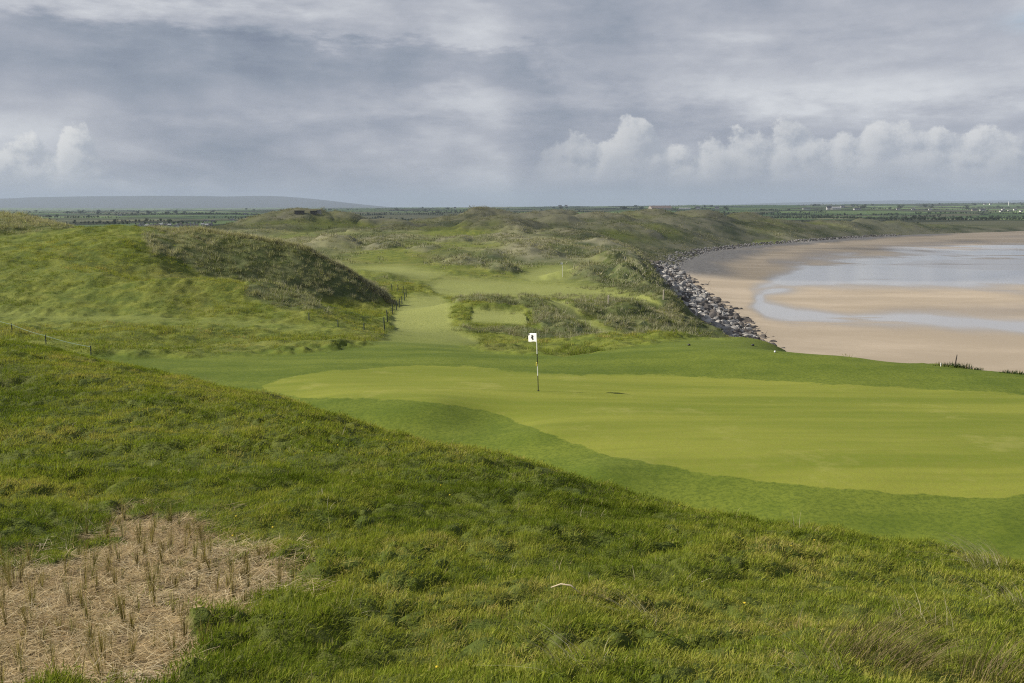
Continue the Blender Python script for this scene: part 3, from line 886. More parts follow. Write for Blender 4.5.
x, y = sow(42, 125, 5.5, 21)
x, y, z, zn = lay(x, y, lambda x, y, q: (1 - np.clip(q['mown'] * 2, 0, 1)) * (1 - q['marram'] * .8) * np.clip(.55 + .9 * fbm(x * .12, y * .1, 3), .06, 1), 22)
sc_ = np.clip(.75 + .5 * fbm(x * .2, y * .2, 3) + .2 * rng.normal(size=len(x)), .3, 1.8)
scatter('rough_grass', ROUGH, np.stack([x, y, z - .02], 1), turn(len(x), .12, 23), np.stack([np.ones(len(x)), np.ones(len(x)), sc_], 1), palette(grow_tint(x * .3, y * .3, 25) + .05, GREENS))

MARC = [(.075, .098, .026), (.115, .135, .042), (.160, .168, .072), (.22, .212, .120), (.29, .27, .18)]
x, y = sow(56, 135, 4.6, 31)
x, y, z, zn = lay(x, y, lambda x, y, q: q['marram'] * (q['rocky'] < .3) * np.where((q['d'] < 22) & (y > 80), .35, 1.), 32)
face = (zn['d'] < 22) & (y > 80)
sc_ = np.clip(.75 + .3 * rng.normal(size=len(x)), .35, 1.5) * np.where(face, .55, 1.)
scatter('marram_grass', MARR, np.stack([x, y, z - .03], 1), turn(len(x), .15, 33), np.stack([sc_, sc_, sc_], 1), palette(.55 - .75 * sstep(.14, .02, pale(x, y)) + .35 * sstep(230, 180, zn['u']) + .45 * fbm(x * .1, y * .1, 3) + .2 * rng.normal(size=len(x)), MARC))  # tint paints the seaward face's shade and the big dune's sunlit left side

x, y = sow(130, 430, .62, 41)
x, y, z, zn = lay(x, y, lambda x, y, q: np.clip(q['marram'], 0.05, 1) * (q['mown'] < .3) * (q['rocky'] < .3) * (q['d'] > 4) * np.clip(.6 + fbm(x * .05, y * .04, 3), .1, 1), 42)
sc_ = np.clip(.9 + .4 * rng.normal(size=len(x)), .4, 2.)
scatter('dune_grass', MARF, np.stack([x, y, z - .05], 1), turn(len(x), .15, 43), np.stack([sc_, sc_, sc_], 1), palette(-.05 - .3 * (pale(x, y) < .1) + 1.0 * pale(x, y) + .2 * rng.normal(size=len(x)), MARC))  # extra dark tint where the bank face's shade is painted

x, y = sow(430, 860, .075, 51)
x, y, z, zn = lay(x, y, lambda x, y, q: (q['mown'] < .3) * (q['d'] > 8) * (1 - q['farm']) * np.clip(.6 + fbm(x * .02, y * .015, 3), .1, 1), 52)
sc_ = np.clip(1.9 + .7 * rng.normal(size=len(x)), .8, 4.)
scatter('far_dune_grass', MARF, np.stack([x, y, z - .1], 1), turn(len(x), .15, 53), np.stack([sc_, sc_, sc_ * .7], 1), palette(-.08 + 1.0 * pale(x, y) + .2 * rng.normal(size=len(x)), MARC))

# odd dead wisps and a few small yellow flowers in the near turf
x, y = sow(5., 26, 2.2, 71)
x, y, z, zn = lay(x, y, lambda x, y, q: (1 - q['mulch']) * (q['mown'] < .2) * np.clip(.35 + fbm(x * .5, y * .5, 2), 0, 1), 72)
k_ = len(x)
scatter('dead_wisps', [blade_mesh('dead_wisp', tuft(7, .07, .07, .20, .004, .6, 1.3, 230 + i), M_STRAW, (.3, 0)) for i in range(5)], np.stack([x, y, z], 1), turn(k_, .2, 73), np.stack([np.ones(k_)] * 3, 1) * rng.uniform(.6, 1.3, (k_, 1)), palette(rng.uniform(size=k_), [(.30, .26, .13), (.42, .36, .22), (.55, .50, .38)]))
bm = bmesh.new(); bmesh.ops.create_icosphere(bm, subdivisions=1, radius=.013)
fm_ = bpy.data.meshes.new('flower_head'); bm.to_mesh(fm_); bm.free(); fm_.materials.append(simple('yellow_petals', (.70, .52, .03), .7, .1))
x, y = sow(6., 20, 1.6, 81)
x, y, z, zn = lay(x, y, lambda x, y, q: (1 - q['mulch']) * (q['mown'] < .2) * (fbm(x * .5, y * .5, 2, .5, 90.) > .35), 82)
k_ = len(x)
scatter('small_flowers', [fm_], np.stack([x, y, z + .045], 1), np.zeros((k_, 3)), np.stack([np.ones(k_), np.ones(k_), np.full(k_, .6)], 1), np.ones((k_, 4)))

# pale growth along the big dune's crest; its tint also paints the sunlit edge
q = np.random.default_rng(64)
cl = [(150, 230.5, 100), (200, 234, 97.6), (250, 239, 96.7), (300, 251, 96.7), (340, 270.5, 97), (365, 286.5, 96.6), (388, 300.5, 95.8)]
cl = np.array([(float(sr(u_, v_)[0]) * Y_, Y_) for u_, v_, Y_ in cl])
tt = np.clip(q.beta(1.3, .9, 1700), 0, 1) * (len(cl) - 1); i_ = np.minimum(tt.astype(int), len(cl) - 2); f_ = (tt - i_)[:, None]
pc = cl[i_] * (1 - f_) + cl[i_ + 1] * f_ + q.normal(0, .35, (1700, 2))
sc_ = np.clip(.95 + .3 * q.normal(size=1700), .4, 1.6)
scatter('crest_marram', MARR, np.stack([pc[:, 0], pc[:, 1], height(pc[:, 0], pc[:, 1]) - .03], 1), turn(1700, .15, 65), np.stack([sc_, sc_, sc_], 1), palette(1. + .2 * q.normal(size=1700), MARC))

# straw lying on the bare sand
def litter(seed):
    q = np.random.default_rng(seed); rows = []
    for i in range(26):
        a = q.normal(0, .55) + (math.pi if q.uniform() < .5 else 0)
        rows.append((q.normal(0, .13), q.normal(0, .11), q.uniform(.07, .26), q.uniform(.003, .008), a, q.uniform(1.25, 1.6), q.uniform(-.25, .35), q.uniform(0, 1)))
    return rows


x, y = sow(5.2, 13.2, 70, 61)
x, y, z, zn = lay(x, y, lambda x, y, q: np.clip(q['mulch'] * 1.2, 0, 1), 62)
k_ = len(x)
scatter('straw_mulch', [blade_mesh('straw_litter', litter(200 + i), M_STRAW) for i in range(6)], np.stack([x, y, z + .012], 1),
        np.stack([rng.normal(0, .06, k_), rng.normal(0, .06, k_), rng.normal(0, .5, k_)], 1), np.stack([np.ones(k_)] * 3, 1),
        palette(rng.uniform(size=k_), [(.31, .22, .115), (.45, .34, .19), (.59, .475, .29), (.66, .57, .40)]))


# ------------------------------------------------------------------ things: helpers
def thing(name, label, cat, loc=(0, 0, 0), rotz=0., group=None):
    o = bpy.data.objects.new(name, None); C.objects.link(o)
    o.empty_display_size = .1
    o.location = loc; o.rotation_euler = (0, 0, rotz)
    o['label'] = label; o['category'] = cat
    if group: o['group'] = group
    return o


def tag(o, label, cat, group=None):
    o['label'] = label; o['category'] = cat
    if group: o['group'] = group
    return o


def obj(name, bm, material, parent=None, loc=None, smooth=False):
    if isinstance(bm, bmesh.types.BMesh):
        me = bpy.data.meshes.new(name); bm.to_mesh(me); bm.free()
        for m_ in (material if isinstance(material, (list, tuple)) else [material]): me.materials.append(m_)
        if smooth: me.polygons.foreach_set('use_smooth', np.ones(len(me.polygons), bool))
    else:
        me = bm
    o = bpy.data.objects.new(name, me); C.objects.link(o)
    if parent is not None: o.parent = parent
    if loc is not None: o.location = loc
    return o


def bx(bm, x0, x1, y0, y1, z0, z1):
    v = [bm.verts.new(p) for p in ((x0, y0, z0), (x1, y0, z0), (x1, y1, z0), (x0, y1, z0), (x0, y0, z1), (x1, y0, z1), (x1, y1, z1), (x0, y1, z1))]
    for f in ((0, 3, 2, 1), (4, 5, 6, 7), (0, 1, 5, 4), (1, 2, 6, 5), (2, 3, 7, 6), (3, 0, 4, 7)): bm.faces.new([v[i] for i in f])


def tube(bm, pts, radii, seg=10, cap=True):
    pts = [Vector(p) for p in pts]
    if not hasattr(radii, '__len__'): radii = [radii] * len(pts)
    rings = []
    for i, p in enumerate(pts):
        d = (pts[min(i + 1, len(pts) - 1)] - pts[max(i - 1, 0)]).normalized()
        a = d.cross(Vector((0, 1, 0)) if abs(d.y) < .9 else Vector((1, 0, 0))).normalized(); b = d.cross(a)
        rings.append([bm.verts.new(p + (a * math.cos(2 * math.pi * k / seg) + b * math.sin(2 * math.pi * k / seg)) * radii[i]) for k in range(seg)])
    for r0, r1 in zip(rings, rings[1:]):
        for k in range(seg): bm.faces.new((r0[k], r0[(k + 1) % seg], r1[(k + 1) % seg], r1[k]))
    if cap: bm.faces.new(rings[0][::-1]); bm.faces.new(rings[-1])


def copy_thing(root, loc=None, rotz=None, scale=None):
    r = root.copy(); C.objects.link(r)
    if loc is not None: r.location = loc
    if rotz is not None: r.rotation_euler = (0, 0, rotz)
    if scale is not None: r.scale = scale if hasattr(scale, '__len__') else (scale,) * 3
    for ch in list(root.children):
        c_ = ch.copy(); C.objects.link(c_); c_.parent = r
        for gch in list(ch.children):
            d_ = gch.copy(); C.objects.link(d_); d_.parent = c_
    return r


M_WHITE = simple('white_paint', (.78, .78, .76), .45, .05, 20)
M_BLACK = simple('black_paint', (.025, .025, .027), .5, .1, 20)
M_YELLOW = simple('yellow_plastic', (.75, .62, .10), .5, .06, 20)
M_GREENROPE = simple('green_rope', (.10, .20, .13), .8, .15, 12)
M_PALEROPE = simple('pale_rope', (.11, .17, .12), .8, .15, 12)
M_DARKPOST = simple('tarred_wood', (.035, .05, .038), .85, .3, 12)
M_OLDWOOD = simple('weathered_wood', (.40, .36, .28), .9, .25, 12)
M_DARKWOOD = simple('dark_driftwood', (.045, .035, .028), .9, .3, 12)

# ------------------------------------------------------------------ flagstick on the green
p0 = land(538.3, 391, 30, 45)
ft = thing('flagstick', 'golf flagstick with white flag, black and white banded pole, planted on the near putting green', 'golf flag', p0)
lean = Vector((-.035, .0, 1.)).normalized()
cuts = [(-.05, .57, M_BLACK), (.57, 1.00, M_WHITE), (1.00, 1.37, M_BLACK), (1.37, 2.14, M_WHITE)]
pole = None
for a_, b_, m_ in cuts:
    bm = bmesh.new(); tube(bm, [lean * a_, lean * b_], .016, 12)
    if pole is None: pole = obj('pole', bm, m_, ft)
    else: obj('pole_band', bm, m_, pole)
bm = bmesh.new()                                      # cloth: hoist along the pole, fly to the left and away, rippled
nx_, nz_ = 16, 8
grid = []
for j in range(nz_ + 1):
    row = []
    for i in range(nx_ + 1):
        f_, h_ = i / nx_, j / nz_
        px_ = -f_ * .29; py_ = f_ * .33 + .030 * math.sin(f_ * 7.) * f_
        row.append(bm.verts.new(lean * (1.80 + h_ * .32) + Vector((px_, py_, -.05 * f_ * f_ + .012 * math.sin(f_ * 8 + h_ * 2) * f_))))
    grid.append(row)
for j in range(nz_):
    for i in range(nx_): bm.faces.new((grid[j][i], grid[j][i + 1], grid[j + 1][i + 1], grid[j + 1][i]))
flag = obj('flag', bm, M_WHITE, ft, smooth=True)
sm_ = flag.modifiers.new('cloth', 'SOLIDIFY'); sm_.thickness = .003
# dark crest printed on the cloth, and a dark upper fly corner
bm = bmesh.new()


def on_flag(f_, h_, off):
    px_ = -f_ * .29; py_ = f_ * .33 + .030 * math.sin(f_ * 7.) * f_
    return lean * (1.80 + h_ * .32) + Vector((px_ - off * .7, py_ - off, -.05 * f_ * f_ + .012 * math.sin(f_ * 8 + h_ * 2) * f_))


for shape in ([(.36, .30), (.50, .24), (.58, .38), (.70, .50), (.60, .62), (.66, .76), (.48, .82), (.36, .70), (.42, .52)], [(.84, .80), (.99, .78), (.99, .99), (.84, .99)]):
    for off in (.006, -.006):
        vs_ = [bm.verts.new(on_flag(a_, b_, off)) for a_, b_ in shape]
        bm.faces.new(vs_ if off > 0 else vs_[::-1])
obj('crest', bm, M_BLACK, flag)
bm = bmesh.new(); bx(bm, -.055, -.005, -.03, .03, .0, .13)
mk = obj('position_marker', bm, M_YELLOW, ft, loc=lean * .93); mk.modifiers.new('round', 'BEVEL').width = .01
bm = bmesh.new(); bmesh.ops.create_circle(bm, cap_ends=True, segments=24, radius=.054)
obj('cup', bm, M_BLACK, ft, loc=(0, 0, .012))

pf = land(562.5, 278, 150, 200)
f2 = thing('flagstick', 'thin pale flagstick on the distant green beyond the fairway', 'golf flag', pf)
bm = bmesh.new(); tube(bm, [(0, 0, -.05), (0, 0, 2.2)], .022, 8); obj('pole', bm, M_WHITE, f2)
bm = bmesh.new(); bx(bm, -.3, 0, .0, .02, 1.9, 2.18); obj('flag', bm, M_WHITE, f2)


# ------------------------------------------------------------------ rope fences and stakes
def rope_fence(label, pts, heights, post_r, rope_mat, rope_r, sag, skip_rope=()):
    base = pts[0]
    rt = thing('rope_fence', label, 'rope fence', base)
    tops = []
    for p, h_ in zip(pts, heights):
        bm = bmesh.new(); q = p - base
        tube(bm, [q + Vector((0, 0, -.25)), q + Vector((0, 0, h_ * .9)), q + Vector((.0, 0, h_))], [post_r, post_r, post_r * .7], 10)
        obj('post', bm, M_DARKPOST, rt); tops.append(q + Vector((0, 0, h_ * .88)))
    for i, (a_, b_) in enumerate(zip(tops, tops[1:])):
        if i in skip_rope: continue
        bm = bmesh.new()
        tube(bm, [a_.lerp(b_, k / 10) - Vector((0, 0, sag * 4 * (k / 10) * (1 - k / 10))) for k in range(11)], rope_r, 6)
        obj('rope', bm, rope_mat, rt)
    return rt


pts = [land(u_, v_, 40, 62) for u_, v_ in ((-48, 306.5 + 10), (-18, 322), (12, 332), (46, 344), (91, 355))]
rope_fence('pale green rope slung between short dark posts on the left bank', pts, [.52, .50, .48, .46, .42], .026, M_PALEROPE, .011, .05)
pts = [land(u_, v_, 60, 135) for u_, v_ in ((384.5, 331), (387.5, 322), (392.5, 314.5), (396.5, 310), (399.5, 307.5), (402, 304), (404.5, 300.5), (406.3, 297), (403, 293), (398, 291.5), (392, 291))]
for p, h_ in zip(pts, [.95, .9, .9, .85, .85, .85, .9, .9, .8, .8, .8]):
    bm = bmesh.new(); tube(bm, [(0, 0, -.25), (0, 0, h_ * .94), (.01, 0, h_)], [.042, .04, .022], 10)
    so_ = tag(obj('stake', bm, M_DARKPOST, loc=p), 'dark upright stake in the row along the left edge of the mown walkway', 'stake', 'stakes along the mown walkway')
    so_.rotation_euler = (random.uniform(-.06, .06), random.uniform(-.06, .06), 0)
for (u_, v_), lb in zip(((309, 320), (338, 327), (364, 330)), ('lone short dark stake in rough grass below the big dune', 'lone short dark stake in rough grass left of the walkway, middle of three', 'lone short dark stake in rough grass nearest the walkway')):
    p = land(u_, v_, 55, 100)
    bm = bmesh.new(); tube(bm, [(0, 0, -.2), (0, 0, .42), (.01, 0, .46)], [.035, .033, .02], 8)
    tag(obj('stake', bm, M_DARKPOST, loc=p), lb, 'stake')
for (u_, v_, h_), lb in zip(((663.5, 299.5, .95), (608.5, 303.5, .75)), ('pale marker post on the crest of the sea bank', 'pale marker post on the marram bank right of the tee')):
    p = land(u_, v_, 60, 125)
    bm = bmesh.new(); tube(bm, [(0, 0, -.2), (0, 0, h_ * .95), (0, 0, h_)], [.075, .07, .05], 10)
    tag(obj('marker_post', bm, M_OLDWOOD, loc=p), lb, 'post')


def ball(name, r, m_, p, squash=1.):
    bm = bmesh.new(); bmesh.ops.create_icosphere(bm, subdivisions=3, radius=r)
    for v in bm.verts: v.co.z = v.co.z * squash + r * squash * .8
    return obj(name, bm, m_, loc=p, smooth=True)


tag(ball('tee_marker', .05, M_WHITE, land(775, 352.5, 45, 66)), 'small white ball marker on the lawn near the cliff edge', 'marker')
tag(ball('tee_marker', .085, M_BLACK, land(752.8, 345.8, 45, 70), .7), 'small dark ball marker on the lawn below the rocks', 'marker')
tag(ball('tee_marker', .08, M_BLACK, land(689, 345.6, 45, 75), .7), 'small dark ball marker on the lawn left of the other dark one', 'marker')


# ------------------------------------------------------------------ rock armour
def rock_material(name, a_, b_):
    m, t, out = mat(name); g = G(t)
    tc = g.n('ShaderNodeTexCoord').outputs['Object']
    oi = g.n('ShaderNodeObjectInfo').outputs['Random']
    nz = g.noise(tc, 2.2, 6, .7)
    c = g.mix(g.ss(nz, .3, .7), a_, b_)
    k = g.m('MULTIPLY_ADD', oi, .5, .75)
    c = g.mix(1., c, g.comb(k, k, k), 'MULTIPLY')
    bmp = g.n('ShaderNodeBump', {'Height': g.noise(tc, 7., 5, .7), 'Strength': .6, 'Distance': .08})
    b = g.n('ShaderNodeBsdfPrincipled', {'Base Color': c, 'Roughness': .85, 'Normal': bmp.outputs[0]})
    t.links.new(b.outputs[0], out.inputs[0])
    return m


ROCKM = [rock_material('pale_limestone', (.24, .23, .215), (.45, .43, .40)), rock_material('grey_stone', (.15, .145, .14), (.33, .315, .30)), rock_material('dark_stone', (.05, .045, .042), (.15, .13, .115))]


def boulder_mesh(seed, material):
    q = np.random.default_rng(seed)
    bm = bmesh.new()
    for p in q.normal(size=(16, 3)):
        p = p / np.linalg.norm(p) * q.uniform(.8, 1.05) * np.array([.62, .5, .42])
        bm.verts.new(p)
    r_ = bmesh.ops.convex_hull(bm, input=bm.verts)
    bmesh.ops.delete(bm, geom=[v for v in bm.verts if not v.link_faces], context='VERTS')
    bmesh.ops.bevel(bm, geom=bm.edges[:], offset=.035, segments=1, affect='EDGES')
    me = bpy.data.meshes.new('boulder'); bm.to_mesh(me); bm.free(); me.materials.append(material)
    return me


BOULD = [[boulder_mesh(300 + 10 * j + i, ROCKM[j]) for i in range(4)] for j in range(3)]
q = np.random.default_rng(77)
k_ = 60000
rx_ = q.uniform(18, 75, k_); ry_ = q.uniform(84, 345, k_)
rd = inland(rx_, ry_)
ok = (rd > -2.) & (rd < 13. + 1.6 * fbm(rx_ * .12, ry_ * .12, 3)) & (q.uniform(size=k_) < .7) & ((ry_ > 128) | (rd > 4.5)) & ((ry_ < 262) | (q.uniform(size=k_) < .25))
rx_, ry_, rd = rx_[ok], ry_[ok], rd[ok]
# thin out so that boulders touch rather than pile into each other
cell = {}
sel = []
size = np.clip(q.lognormal(-.05, .48, len(rx_)), .38, 2.2)
for i in range(len(rx_)):
    kx, ky = int(rx_[i] / 1.0), int(ry_[i] / 1.0)
    good = True
    for a_ in (-1, 0, 1):
        for b_ in (-1, 0, 1):
            for j in cell.get((kx + a_, ky + b_), ()):
                if (rx_[i] - rx_[j]) ** 2 + (ry_[i] - ry_[j]) ** 2 < (.34 * (size[i] + size[j])) ** 2: good = False
    if good:
        cell.setdefault((kx, ky), []).append(i); sel.append(i)
rx_, ry_, rd, size = rx_[sel], ry_[sel], rd[sel], size[sel]
rz_ = ground_at(rx_, ry_) + size * .16
ru, rv = uv(rx_, ry_, rz_)
seen = (ru > 560) & (ru < 1030)
for k in np.linspace(.2, .97, 40):
    hh = ground_at(rx_ * k, ry_ * k)
    seen &= hh < CAMZ + (rz_ + .3 - CAMZ) * k
kindp = np.where(q.uniform(size=len(rx_)) < .34, 0, np.where(q.uniform(size=len(rx_)) < .6, 1, 2))
kindp = np.where(rd < 2.5 + q.normal(0, 1.5, len(rx_)), 2, kindp)          # wet, weedy stones at the foot
big = np.argsort(-(size / ry_) * seen)[:296]
bigset = set(int(i) for i in big if seen[i])
RL = [('pale grey angular boulder in the rock armour below the sea bank', 'pale boulders of the rock armour'),
      ('mid grey angular boulder in the rock armour below the sea bank', 'grey boulders of the rock armour'),
      ('dark brown angular boulder in the rock armour below the sea bank', 'dark boulders of the rock armour')]
rest = [[], [], []]
for i in range(len(rx_)):
    j = int(kindp[i]); me = BOULD[j][i % 4]
    ro = Euler((q.uniform(-.5, .5), q.uniform(-.5, .5), q.uniform(0, 6.28)))
    sx_ = size[i] * np.array([q.uniform(.9, 1.35), q.uniform(.8, 1.1), q.uniform(.8, 1.25)])
    if i in bigset:
        o = bpy.data.objects.new('boulder', me); C.objects.link(o)
        o.location = (rx_[i], ry_[i], rz_[i]); o.rotation_euler = ro; o.scale = sx_
        tag(o, RL[j][0], 'boulder', RL[j][1])
    else:
        rest[j].append((i % 4, Matrix.LocRotScale(Vector((rx_[i], ry_[i], rz_[i])), ro, Vector(sx_))))
# far stones along the head of the bay
shore_far = [(ry, rx) for rx, ry in SHORE]
for _ in range(2600):
    yy = q.uniform(330, 720)
    xx = np.interp(yy, SHORE[4:, 1], SHORE[4:, 0])
    nn = q.uniform(-1, 13) * (1. if yy > 430 else 1.2)
    rest[1 if q.uniform() < .6 else 2].append((q.integers(4), Matrix.LocRotScale(Vector((xx - nn, yy, float(zrange_cliff(np.array([nn * .8]), np.array([yy]))[0]) + .5)), Euler((q.uniform(-.4, .4), q.uniform(-.4, .4), q.uniform(0, 6.28))), Vector((1, 1, 1)) * q.uniform(.5, 1.35))))


def merged(name, items, protos, material):
    vs_, ls_, ns_ = [], [], []; off = 0
    arr = []
    for me in protos:
        c_ = np.empty(len(me.vertices) * 3); me.vertices.foreach_get('co', c_)
        l_ = np.empty(len(me.loops), int); me.loops.foreach_get('vertex_index', l_)
        n_ = np.empty(len(me.polygons), int); me.polygons.foreach_get('loop_total', n_)
        arr.append((c_.reshape(-1, 3), l_, n_))
    for i, M in items:
        c_, l_, n_ = arr[i]; M = np.array(M)
        vs_.append(c_ @ M[:3, :3].T + M[:3, 3]); ls_.append(l_ + off); ns_.append(n_); off += len(c_)
    v = np.concatenate(vs_); l = np.concatenate(ls_); n_ = np.concatenate(ns_)
    me = bpy.data.meshes.new(name)
    me.vertices.add(len(v)); me.vertices.foreach_set('co', v.astype(np.float32).ravel())
    me.loops.add(len(l)); me.loops.foreach_set('vertex_index', l.astype(np.int32))
    me.polygons.add(len(n_)); me.polygons.foreach_set('loop_start', np.concatenate([[0], np.cumsum(n_)[:-1]]).astype(np.int32))
    me.update(calc_edges=True); me.materials.append(material)
    o = bpy.data.objects.new(name, me); C.objects.link(o); o['kind'] = 'stuff'
    return o


for j, nm in enumerate(('pale_rubble', 'grey_rubble', 'dark_rubble')):
    if rest[j]: merged(nm, rest[j], BOULD[j], ROCKM[j])

# ------------------------------------------------------------------ planted marram in the bare sand
M_STALK = grass_material('planted_marram', instanced=False, col=(.105, .085, .035), tip=(2.6, 2.5, 2.2), straw_amt=.35, straw=(.36, .29, .16))
M_STALKG = grass_material('planted_marram_green', instanced=False, col=(.13, .115, .045), tip=(1.9, 2.0, 1.7), straw_amt=.2, straw=(.45, .39, .25))
M_WISP = grass_material('dead_grass', instanced=False, col=(.20, .17, .085), tip=(2.3, 2.2, 2.0), straw_amt=.55, straw=(.50, .45, .33))
M_WISPD = grass_material('brown_grass', instanced=False, col=(.085, .085, .03), tip=(1.6, 1.4, 1.2), straw_amt=.45, straw=(.30, .235, .135))


def planted(seed, m_, wild):
    q_ = np.random.default_rng(seed); rows = []
    for i in range(q_.integers(16, 24)):
        a = q_.uniform(0, 6.28); r_ = abs(q_.normal(0, .016))
        rows.append((math.cos(a) * r_, math.sin(a) * r_, q_.uniform(.12, .26), .0045, a, abs(q_.normal(0, .10)), q_.uniform(0, .5), q_.uniform()))
    for i in range(wild):
        a = q_.uniform(0, 6.28)
        rows.append((0, 0, q_.uniform(.22, .42), .004, a, q_.uniform(.15, .5), q_.uniform(.8, 2.), q_.uniform(.5, 1)))
    return blade_mesh('marram_tuft', rows, m_, (-.05, 0))


PT = [planted(400 + i, M_STALK if i % 3 else M_STALKG, (3, 5, 8, 2, 5, 10)[i]) for i in range(6)]
q = np.random.default_rng(5)
cand = []
for i, Y in enumerate(np.arange(5.75, 12.2, .27)):
    for X in np.arange(-6.6, -1.6, .24):
        cand.append((X + (i % 2) * .13 + q.normal(0, .08), Y + q.normal(0, .09)))
cx, cy_ = np.array(cand).T
hz_ = rbf(cx, cy_).astype(float); zq = zones(cx, cy_, hz_); hz_ = height(cx, cy_, zq)
cu, cv = uv(cx, cy_, hz_)
for i in np.nonzero((zq['mulch'] > .42) & (cu > -12) & (cv < 695) & (q.uniform(size=len(cx)) < .93))[0]:
    o = bpy.data.objects.new('marram_tuft', PT[q.integers(6)]); C.objects.link(o)
    o.location = (cx[i], cy_[i], hz_[i] - .004); o.rotation_euler = (q.normal(0, .08), q.normal(0, .08), q.uniform(0, 6.28)); o.scale = (1, 1, q.uniform(.6, 1.55))
    tag(o, 'small upright marram tuft planted in the straw-covered bare sand', 'grass tuft', 'marram tufts planted in the bare sand')


def wisp(seed, n_, r_, h0_, h1_, lean_, curl_, m_, wind):
    return blade_mesh('grass_tuft', tuft(n_, r_, h0_, h1_, .0036, lean_, curl_, seed), m_, wind)


for i, (u_, v_, n_, r_, h0_, h1_, m_, wind, lb) in enumerate([
    (988, 566, 160, .24, .22, .46, M_WISP, (-.95, 0), 'pale wind-combed grass tuft on the bank crest at the collar edge'),
    (868, 668, 520, .36, .24, .50, M_WISPD, (.75, -.1), 'large brown tussock with combed-over hair in the near rough'),
    (996, 684, 200, .22, .2, .4, M_WISPD, (.5, -.1), 'brown tussock cut off by the bottom right corner'),
    (925, 628, 30, .22, .16, .34, M_WISP, (-.5, 0), 'sparse fan of pale dead stalks above the brown tussock'),
    (1012, 606, 60, .2, .16, .34, M_WISP, (-.9, 0), 'pale flattened grass tuft at the right edge of the near bank'),
    (648, 624, 48, .10, .2, .40, M_WISP, (-1.0, 0), 'curved pale wisp of dead grass in the middle of the near rough'),
    (578, 668, 50, .16, .2, .42, M_WISP, (-1.1, 0), 'pale wisp of dead grass bending left near the bottom edge'),
    (820, 672, 40, .16, .2, .40, M_WISP, (-1.0, -.1), 'pale dead stalks at the left foot of the brown tussock'),
    (795, 530, 10, .06, .2, .34, M_WISP, (-.2, 0), 'few upright pale stalks on the crest beside the collar'),
    (83, 512, 18, .06, .2, .34, M_WISP, (-.1, 0), 'thin pale wisp of grass in the rough above the bare sand'),
    (70, 548, 18, .04, .3, .52, M_WISP, (-.25, 0), 'tall curved pale grass tuft at the upper rim of the bare sand'),
    (12, 585, 34, .05, .25, .46, M_WISP, (.05, 0), 'pale feathery grass tuft at the left rim of the bare sand'),
    (268, 556, 10, .04, .2, .36, M_STALKG, (0, 0), 'thin upright green and brown tuft at the right rim of the bare sand'),
    (210, 370 + 13, 24, .2, .2, .4, M_WISP, (-.3, 0), 'pale grass wisps on the crest of the left bank'),
]):
    p = land(u_, v_, 5.2, 27)
    o = obj('grass_tuft', wisp(500 + i, n_, r_, h0_, h1_, .45, 1.1, m_, wind), None, loc=p - Vector((0, 0, .01)))
    tag(o, lb, 'grass tuft')
for u_, v_, ang, L_, lb in ((565, 597, -.35, .24, 'dry pale bent stalk lying on the near grass'),):
    p = land(u_, v_, 5.2, 20)
    bm = bmesh.new()
    tube(bm, [(-L_ * .5, 0, .06), (-L_ * .15, 0, .10), (L_ * .2, .0, .10), (L_ * .5, 0, .05)], [.004, .007, .007, .003], 6)
    o = obj('dry_stalk', bm, simple('dry_stalk', (.48, .40, .28), .9), loc=p, smooth=True); o.rotation_euler = (0, 0, ang); tag(o, lb, 'stalk')

# weeds along the far rim of the green
M_WEED = grass_material('weed_leaves', instanced=False, col=(.035, .06, .02), tip=(1.3, 1.2, 1.), straw_amt=.12)
for i, (u_, w_, n_, h_, lb) in enumerate(((953, .75, 220, .34, 'dark weed patch with a leaning stick on the rim above the beach'), (979, .35, 60, .22, 'small dark weed patch right of the leaning stick'), (1016, .6, 140, .26, 'dark weed patch on the rim at the right edge'), (966, .4, 60, .36, 'wispy weeds with bent stems right beside the leaning stick'))):
    v_ = np.interp(u_, [850, 940, 1024], [357.5, 365.5, 374.5])
    p = land(u_, v_ + .6, 38, 50)
    o = obj('weed_patch', blade_mesh('weed_patch', [(a_ * 1., b_ * .4, c_ * .8, d_ * 4.5, e_, f_, g_, h2) for a_, b_, c_, d_, e_, f_, g_, h2 in tuft(n_, w_, h_ * .4, h_, .007, .5, .8, 600 + i)], M_WEED), None, loc=p - Vector((0, -.25, .02)))
    tag(o, lb, 'weeds')
p = land(954.5, 366.5, 38, 50)
bm = bmesh.new(); tube(bm, [(0, 0, -.1), (.06, 0, .35), (.09, .02, .52)], [.028, .026, .016], 8)
tag(obj('leaning_stick', bm, M_DARKWOOD, loc=p), 'short dark stick leaning right out of the weeds on the rim', 'stick')
p = land(940.8, 366.2, 38, 50)
bm = bmesh.new(); tube(bm, [(0, 0, -.1), (0, 0, .13), (0, 0, .15)], [.02, .02, .014], 8)
tag(obj('marker_post', bm, M_WHITE, loc=p), 'tiny white peg at the left end of the weeds on the rim', 'post')
